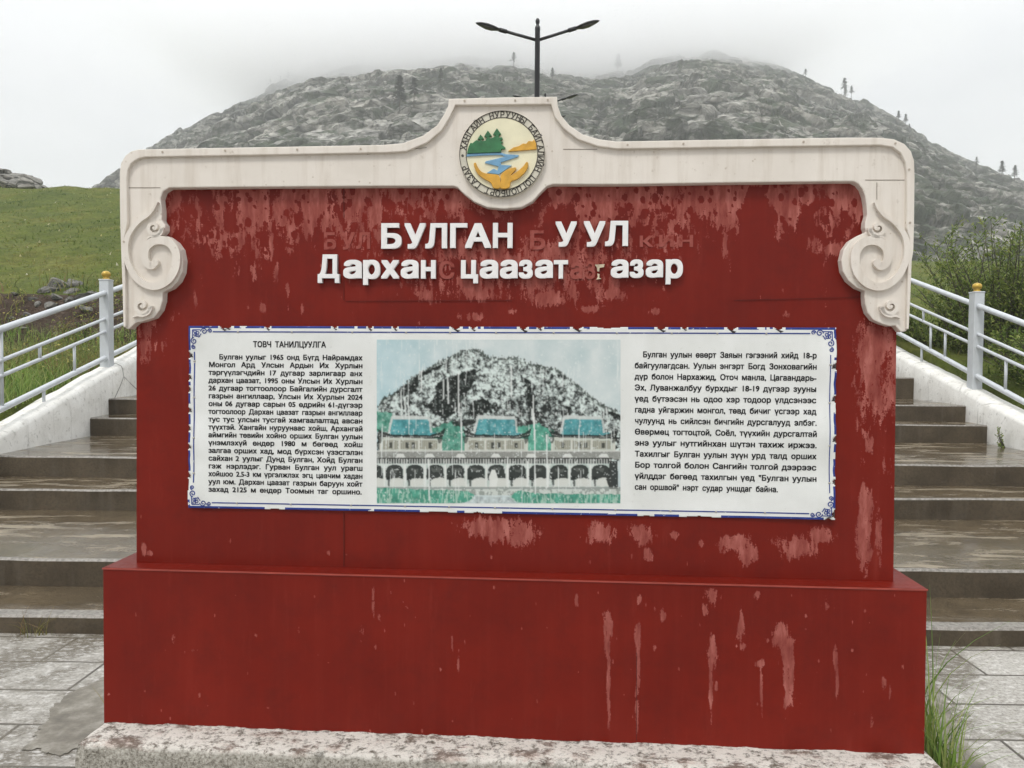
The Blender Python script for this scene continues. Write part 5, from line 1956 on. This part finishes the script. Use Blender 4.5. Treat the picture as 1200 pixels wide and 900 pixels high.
for px, py, h, kd in ((340, 103, 6, 0), (346, 101, 4, 0), (356, 98, 4.5, 1), (362, 96, 5.5, 0), (378, 92, 7, 0), (394, 87, 7, 0), (401, 86, 6, 1), (411, 84, 8, 0), (414, 83, 6, 1), (433, 80, 9, 0), (331, 108, 4, 1), (477, 77, 6, 1), (320, 115, 4, 1)):
    place(px, py, h, kd, L1, G1)
place(469, 134, 12, 0, "dark conifer standing alone on the slope left of the crest step")
place(484, 132, 10, 1, "thin bare pine just right of the dark lone conifer on the slope")
place(516, 103, 6, 0, "small faded conifer above the left crest curve beside a rock slab")
LM = "faint pine swallowed by cloud between the two summits"
for px, py, h, kd in ((660, 84, 7, 0), (683, 88, 8, 0), (706, 86, 8, 1), (720, 88, 11, 0), (732, 82, 6, 1), (640, 84, 7, 1), (600, 84, 8, 1), (645, 96, 6, 0)):
    place(px, py, h, kd, LM, "pines in the cloud")
for px, py, h, kd in ((776, 64, 5, 1), (844, 65, 5, 1), (936, 92, 6, 1), (979, 112, 10, 1), (984, 112, 8, 1), (989, 113, 7, 1)):
    place(px, py, h, kd, "thin bare pine trunk on the right-hand summit skyline", G2)
for px, py, h, kd in ((1045, 143, 6, 0), (1052, 145, 6.5, 0), (1057, 150, 4, 0)):
    place(px, py, h, kd, "small round pine in the clump on the skyline above the crest's right corner", "pine clump on the right shoulder")
place(1163, 201, 8, 0, "isolated windswept pine on the right skyline, taller of two close together")
place(1177, 206, 7.5, 0, "lower bushy pine just right of the isolated windswept pine")
for px, py, h in ((211, 168, 3), (283, 136, 4), (1137, 194, 6)):
    place(px, py, h, 1, "tiny bare tree on the mountain skyline", "tiny bare trees on the skyline")

# ================================================================== BUSHES
def leaf_quads(v, f, c, d, nrm, L, W):
    s_ = d.cross(nrm)
    if s_.length < 1e-4:
        s_ = Vector((1, 0, 0))
    s_.normalize()
    b = len(v)
    v += [c, c + d * L * 0.5 + s_ * W * 0.5, c + d * L, c + d * L * 0.5 - s_ * W * 0.5]
    f.append((b, b + 1, b + 2, b + 3))


def shrub(name, loc, h, rad, n_stem, n_leaf, seed, label, L=0.055, squash=1.0):
    rr = random.Random(seed)
    root = empty(name, loc, label, "bush", "bushes beyond the right handrail")
    mb = MB()
    v, f = [], []
    stems = []
    for k in range(n_stem):
        a = rr.uniform(0, 6.28)
        r0 = rad * 0.35 * math.sqrt(rr.random())
        r1 = rad * (0.25 + 0.75 * math.sqrt(rr.random()))
        hh = h * (0.42 + 0.58 * rr.random() ** 1.4) * (1.08 - 0.40 * (r1 / rad))
        p0 = Vector((r0 * math.cos(a), r0 * math.sin(a) * squash, -0.2))
        p2 = Vector((r1 * math.cos(a + rr.uniform(-.4, .4)), r1 * math.sin(a) * squash, hh))
        p1 = p0.lerp(p2, 0.5) + Vector((rr.uniform(-.1, .1) * rad, rr.uniform(-.1, .1) * rad, h * 0.10))
        pts = [p0.lerp(p1, t).lerp(p1.lerp(p2, t), t) for t in (0, .2, .4, .6, .8, 1)]
        stems.append(pts)
        mb.tube(pts, [0.016, 0.013, 0.010, 0.008, 0.006, 0.003], 5)
        # side twigs
        for q_ in range(5):
            t = rr.uniform(0.3, 0.95)
            i_ = min(4, int(t * 5))
            b0 = pts[i_].lerp(pts[i_ + 1], t * 5 - i_)
            aa = rr.uniform(0, 6.28)
            ln = h * rr.uniform(0.08, 0.22)
            b1 = b0 + Vector((math.cos(aa) * ln * 0.6, math.sin(aa) * ln * 0.6, ln * 0.7))
            mb.tube([b0, b1], [0.005, 0.002], 4)
            stems.append([b0, b0.lerp(b1, .2), b0.lerp(b1, .4), b0.lerp(b1, .6), b0.lerp(b1, .8), b1])
    mb.build("stems", STEM, root)
    for k in range(n_leaf):
        pts = rr.choice(stems)
        t = 0.12 + 0.88 * rr.random() ** 0.75
        i_ = min(4, int(t * 5))
        c = pts[i_].lerp(pts[i_ + 1], min(1, t * 5 - i_))
        if k % 4 == 0:
            c.z *= rr.uniform(0.15, 0.8)
        ax = (pts[i_ + 1] - pts[i_]).normalized()
        a = rr.uniform(0, 6.28)
        d = (ax * 0.7 + Vector((math.cos(a), math.sin(a), rr.uniform(-.5, .5))) * 0.8).normalized()
        nrm = Vector((rr.uniform(-1, 1), rr.uniform(-1, 1), rr.uniform(0.2, 1))).normalized()
        off = Vector((rr.gauss(0, .03), rr.gauss(0, .03), rr.gauss(0, .03)))
        l = L * rr.uniform(0.6, 1.4)
        leaf_quads(v, f, c + off, d, nrm, l, l * 0.34)
    mesh_obj("foliage", v, f, BUSH, root)
    return root


def on_terr(x, y):
    return (x, y, float(terr(x, y)) - 0.05)


shrub("bush", on_terr(7.2, 11.2), 2.5, 1.2, 130, 28000, 21, "big willowy green bush with one long bare twig behind the right handrail post", 0.055)
shrub("bush", on_terr(6.85, 12.4), 0.75, 1.0, 60, 9000, 22, "lower green bush close to the board behind the right handrail", 0.05)
shrub("bush", on_terr(8.15, 10.5), 1.75, 1.3, 90, 18000, 23, "dense dark green bush at the photo's right edge behind the handrail", 0.055)
shrub("bush", on_terr(6.75, 9.3), 0.95, 0.95, 70, 15000, 24, "low dark bush hugging the right side wall below the post", 0.05)
mb = MB()
# the long twig belongs to the first bush
bushes = [o for o in COL.objects if o.name.startswith('bush') and o.parent is None]
b0 = Vector(bushes[0].location)
tp = [atY(1140, 370, 11.0), atY(1147, 335, 11.0), atY(1152, 305, 11.0), atY(1157, 268, 11.0)]
mb.tube([p - b0 for p in tp], [0.014, 0.011, 0.008, 0.004], 6)
mb.build("long_twig", STEM, bushes[0], smooth=True)


# ================================================================== GRASS
def blades(name, P, H, W, mat, seed, lean=0.5, nseg=3, kind='stuff', parent=None):
    rs = np.random.RandomState(seed)
    n = len(P)
    a = rs.rand(n) * 6.283
    la = rs.rand(n) * 6.283
    ln = rs.rand(n) ** 0.8 * lean
    V, Fx = [], []
    lev = np.linspace(0, 1, nseg + 1)
    allv = []
    for t in lev:
        cx = P[:, 0] + np.cos(la) * ln * H * t ** 2
        cy = P[:, 1] + np.sin(la) * ln * H * t ** 2
        cz = P[:, 2] + H * t * (1 - 0.35 * ln * t)
        wv = W * (1 - t * 0.92) * 0.5
        allv.append(np.stack([cx - np.cos(a) * wv, cy - np.sin(a) * wv, cz], -1))
        allv.append(np.stack([cx + np.cos(a) * wv, cy + np.sin(a) * wv, cz], -1))
    A = np.stack(allv, 1)            # n, 2*(nseg+1), 3
    m = A.shape[1]
    base_ = (np.arange(n) * m)[:, None]
    fs = [np.stack([base_[:, 0] + 2 * k, base_[:, 0] + 2 * k + 1, base_[:, 0] + 2 * k + 3, base_[:, 0] + 2 * k + 2], -1) for k in range(nseg)]
    o = fast_mesh(name, A.reshape(-1, 3), np.stack(fs, 1).reshape(-1, 4), mat, parent)
    if kind:
        tag(o, kind=kind)
    return o


def scatter(n, x0_, x1_, y0_, y1_, seed, cond=None):
    rs = np.random.RandomState(seed)
    x = rs.uniform(x0_, x1_, n)
    y = rs.uniform(y0_, y1_, n)
    k = np.ones(n, bool) if cond is None else cond(x, y, rs)
    x, y = x[k], y[k]
    return np.stack([x, y, terr(x, y) - 0.03], -1)


RG = np.random.RandomState(77)
# tall growth just beyond the left wall
cl_ = lambda x, y, rs: (x < -5.45 - 0.08 * (y - 8.7)) & (fbm(x * 0.9, y * 0.9, 3, 15) > 0.33) & ((x > -9.5) | (y < 10.5))
P = scatter(30000, -12, -5.2, 5.0, 14.0, 1, cl_)
tag(blades("tall_grass", P, RG.uniform(0.12, 0.42, len(P)) * (0.6 + 0.8 * fbm(P[:, 0], P[:, 1], 2, 6)), RG.uniform(0.008, 0.018, len(P)), LUSH, 2, 0.8), "lush green tall grass growing beyond the left side wall", "grass", kind='stuff')
cw = lambda x, y, rs: (x < -5.5 - 0.08 * (y - 8.7)) & (fbm(x * 0.8 + 7, y * 0.8, 3, 25) > 0.40) & ((x > -8.2) | (rs.rand(len(x)) < 0.14))
P = scatter(26000, -15, -5.2, 9.5, 16.0, 3, cw)
tag(blades("weeds", P, RG.uniform(0.12, 0.5, len(P)), RG.uniform(0.010, 0.03, len(P)), WEED, 4, 0.9), "dry brownish and yellow-green weeds on the earth bank", "weeds", kind='stuff')
# short turf on the left hill
P = scatter(90000, -52, -4, 14.9, 50, 5, lambda x, y, rs: (x < -5 - 0.08 * (y - 14)) & (rs.rand(len(x)) < np.clip(22.0 / y, 0, 1) ** 1.2) & (fbm(x * 0.5, y * 0.5, 3, 35) > 0.30))
tag(blades("turf", P, RG.uniform(0.03, 0.10, len(P)) * (0.5 + fbm(P[:, 0] * .7, P[:, 1] * .7, 2, 6)), RG.uniform(0.02, 0.045, len(P)), GRASS, 6, 0.9, 2), "short patchy grass covering the left hillside", "grass", kind='stuff')
P = scatter(26000, 5.2, 40, 6, 60, 7, lambda x, y, rs: (x > 5.95 + 0.08 * (y - 8.7)) & (rs.rand(len(x)) < np.clip(18.0 / y, 0, 1)))
tag(blades("turf", P, RG.uniform(0.06, 0.22, len(P)), RG.uniform(0.02, 0.04, len(P)), GRASS, 8, 0.9, 2), "bright short grass on the slope right of the board", "grass", kind='stuff')


P = scatter(420, -40, -4, 14.5, 44, 91, lambda x, y, rs: (x < -5 - 0.08 * (y - 14)))
tag(blades("wildflowers", P + np.array([0, 0, 0.06]), RG.uniform(0.04, 0.12, len(P)), RG.uniform(0.02, 0.07, len(P)), leaf_mat("pale_petals", [(0.55, 0.52, 0.30), (0.62, 0.60, 0.5), (0.5, 0.42, 0.12)]), 92, 0.9, 2), "tiny pale flowers dotted over the left hillside", "flowers", kind='stuff')


def herbs(name, P_, size, mat, seed):
    rs = np.random.RandomState(seed)
    n = len(P_)
    d1 = rs.normal(size=(n, 3)) * np.array([1, 1, 0.6])
    d1 /= np.linalg.norm(d1, axis=1)[:, None]
    d2 = np.cross(d1, rs.normal(size=(n, 3)) + np.array([0, 0, 1.5]))
    d2 /= np.linalg.norm(d2, axis=1)[:, None]
    L = (size * rs.uniform(0.5, 1.4, n))[:, None]
    q_ = np.stack([P_, P_ + d1 * L * .5 + d2 * L * .22, P_ + d1 * L, P_ + d1 * L * .5 - d2 * L * .22], 1)
    return fast_mesh(name, q_.reshape(-1, 3), np.arange(n * 4).reshape(-1, 4), mat)


HERB = leaf_mat("leafy_herbs", [(0.06, 0.09, 0.02), (0.13, 0.18, 0.04), (0.22, 0.25, 0.06), (0.42, 0.36, 0.10)])
Pc = scatter(420, -10.5, -5.6, 9.5, 15.8, 95, lambda x, y, rs: (x < -5.6 - 0.08 * (y - 8.7)) & ((x > -8.0) | (rs.rand(len(x)) < 0.08)))
rsH = np.random.RandomState(96)
Pl = np.repeat(Pc, 60, 0) + rsH.normal(size=(len(Pc) * 60, 3)) * np.array([0.13, 0.13, 0.0])
Pl[:, 2] += np.abs(rsH.normal(0, 1, len(Pl))) * np.repeat(rsH.uniform(0.05, 0.24, len(Pc)), 60)
tag(herbs("herbs", Pl, 0.05, HERB, 97), "leafy yellow-green herbs mixed with the weeds on the earth bank", "herbs", kind='stuff')


def tuft(name, loc, n, h0, h1, w0, spread, seed, label, mat, lean=0.7, bias=(0, 0)):
    rs = np.random.RandomState(seed)
    root_ = empty(name, loc, label, "grass")
    P_ = np.stack([rs.normal(0, spread[0], n) + bias[0], rs.normal(0, spread[1], n) + bias[1], np.full(n, -0.01)], -1)
    blades("blade_cluster", P_, rs.uniform(h0, h1, n), rs.uniform(w0 * 0.6, w0 * 1.3, n), mat, seed, lean, 5, None, root_)
    return root_


def bw(x, y, z=0.0):
    P_ = BO + EX * x + EY * y
    return (P_.x, P_.y, z)


tuft("grass_tuft", bw(1.64, 0.14, 0.02), 190, 0.10, 0.44, 0.009, (0.025, 0.09), 41, "fresh green grass tuft growing against the right end of the red base", LUSH, 0.75)
tuft("tall_grass_stalk", bw(1.66, 0.30, 0.02), 18, 0.45, 0.72, 0.010, (0.02, 0.05), 42, "few tall grass stalks behind the tuft at the right end of the base", LUSH, 0.55)
tuft("grass_sprig", bw(-1.66, 0.18, 0.02), 9, 0.10, 0.24, 0.006, (0.02, 0.05), 43, "sparse thin grass sprigs by the left end of the red base", WEED, 1.0)
tuft("dry_grass_tuft", (-2.72, skew(-2.72, Dz[0][0]) - 0.03, 0.0), 26, 0.08, 0.22, 0.006, (0.05, 0.015), 44, "dry grass tuft at the foot of the lowest step at far left", WEED, 1.1)
tuft("dry_leaf_sprig", (-1.60, 3.17, 0.005), 12, 0.05, 0.13, 0.007, (0.03, 0.02), 45, "small dry brown leaf sprig lying on the pavement near the cement patch", WEED, 1.3)
# weed on the right wall
rw = random.Random(5)
wl_ = onwall(1188, 512, 1)
Dw = wl_.y - 0.05
root = empty("wall_weed", (winner(1, 8.45) - 0.02, 8.45, WZ[1](8.45) - 0.42), "small leafy weed growing from a crack in the right side wall", "weed")
v, f = [], []
mb = MB()
for k in range(7):
    a = rw.uniform(-1, 1)
    tip = Vector((-0.10 + 0.05 * a, 0.10 * a, rw.uniform(0.05, 0.3)))
    mb.tube([(0.02, 0, -0.02), tip * 0.5 + Vector((-.02, 0, 0.02)), tip], [0.004, 0.003, 0.0015], 5)
    for j in range(10):
        c = tip * rw.uniform(0.3, 1.0)
        d = Vector((rw.uniform(-1, 1), rw.uniform(-1, 1), rw.uniform(-.2, .8))).normalized()
        leaf_quads(v, f, c, d, Vector((0, -1, 0.5)), rw.uniform(0.02, 0.04), 0.015)
mb.build("stems", STEM, root)
mesh_obj("foliage", v, f, BUSH, root)

# ================================================================== SMALL GROUND DETAIL
CEM = Mt("smooth_wet_cement")
_c = CEM.co()
CEM.set(base=CEM.ramp(CEM.noise(_c, 8, 6, 0.7), [(0.32, (0.10, 0.088, 0.068)), (0.5, (0.17, 0.152, 0.12)), (0.66, (0.30, 0.28, 0.24))]), rough=0.42, normal=CEM.bump(CEM.noise(_c, 45, 5, 0.7), 0.35, 0.005))


def floor_pt(px, py, z_=0.004):
    d = ray(px, py)
    s_ = (z_ - CAMP.z) / d.z
    return CAMP + d * s_


def patch(pxs_, z_):
    pts = [floor_pt(a, b, z_) for a, b in smooth_path(pxs_, 5, True)]
    n_ = len(pts)
    cen = sum(pts, Vector()) / n_
    jit_ = []
    for k in range(n_):
        for t in (0, 0.25, 0.5, 0.75):
            p = pts[k].lerp(pts[(k + 1) % n_], t)
            q_ = (float(fbm(np.array(p.x * 9), np.array(p.y * 9), 5, 3, 0.7)) - 0.5) * 0.16
            jit_.append(p + (p - cen).normalized() * q_)
    n_ = len(jit_)
    return mesh_obj("pavement_cement_patch", jit_, [tuple(range(n_))[::-1]], CEM.m)


tag(patch([(22, 880), (40, 862), (55, 838), (75, 815), (105, 803), (135, 795), (150, 850), (110, 870), (70, 886), (45, 880)], 0.004), kind='structure')
tag(patch([(1080, 800), (1098, 805), (1112, 830), (1128, 862), (1150, 890), (1165, 930), (1080, 930)], 0.004), kind='structure')
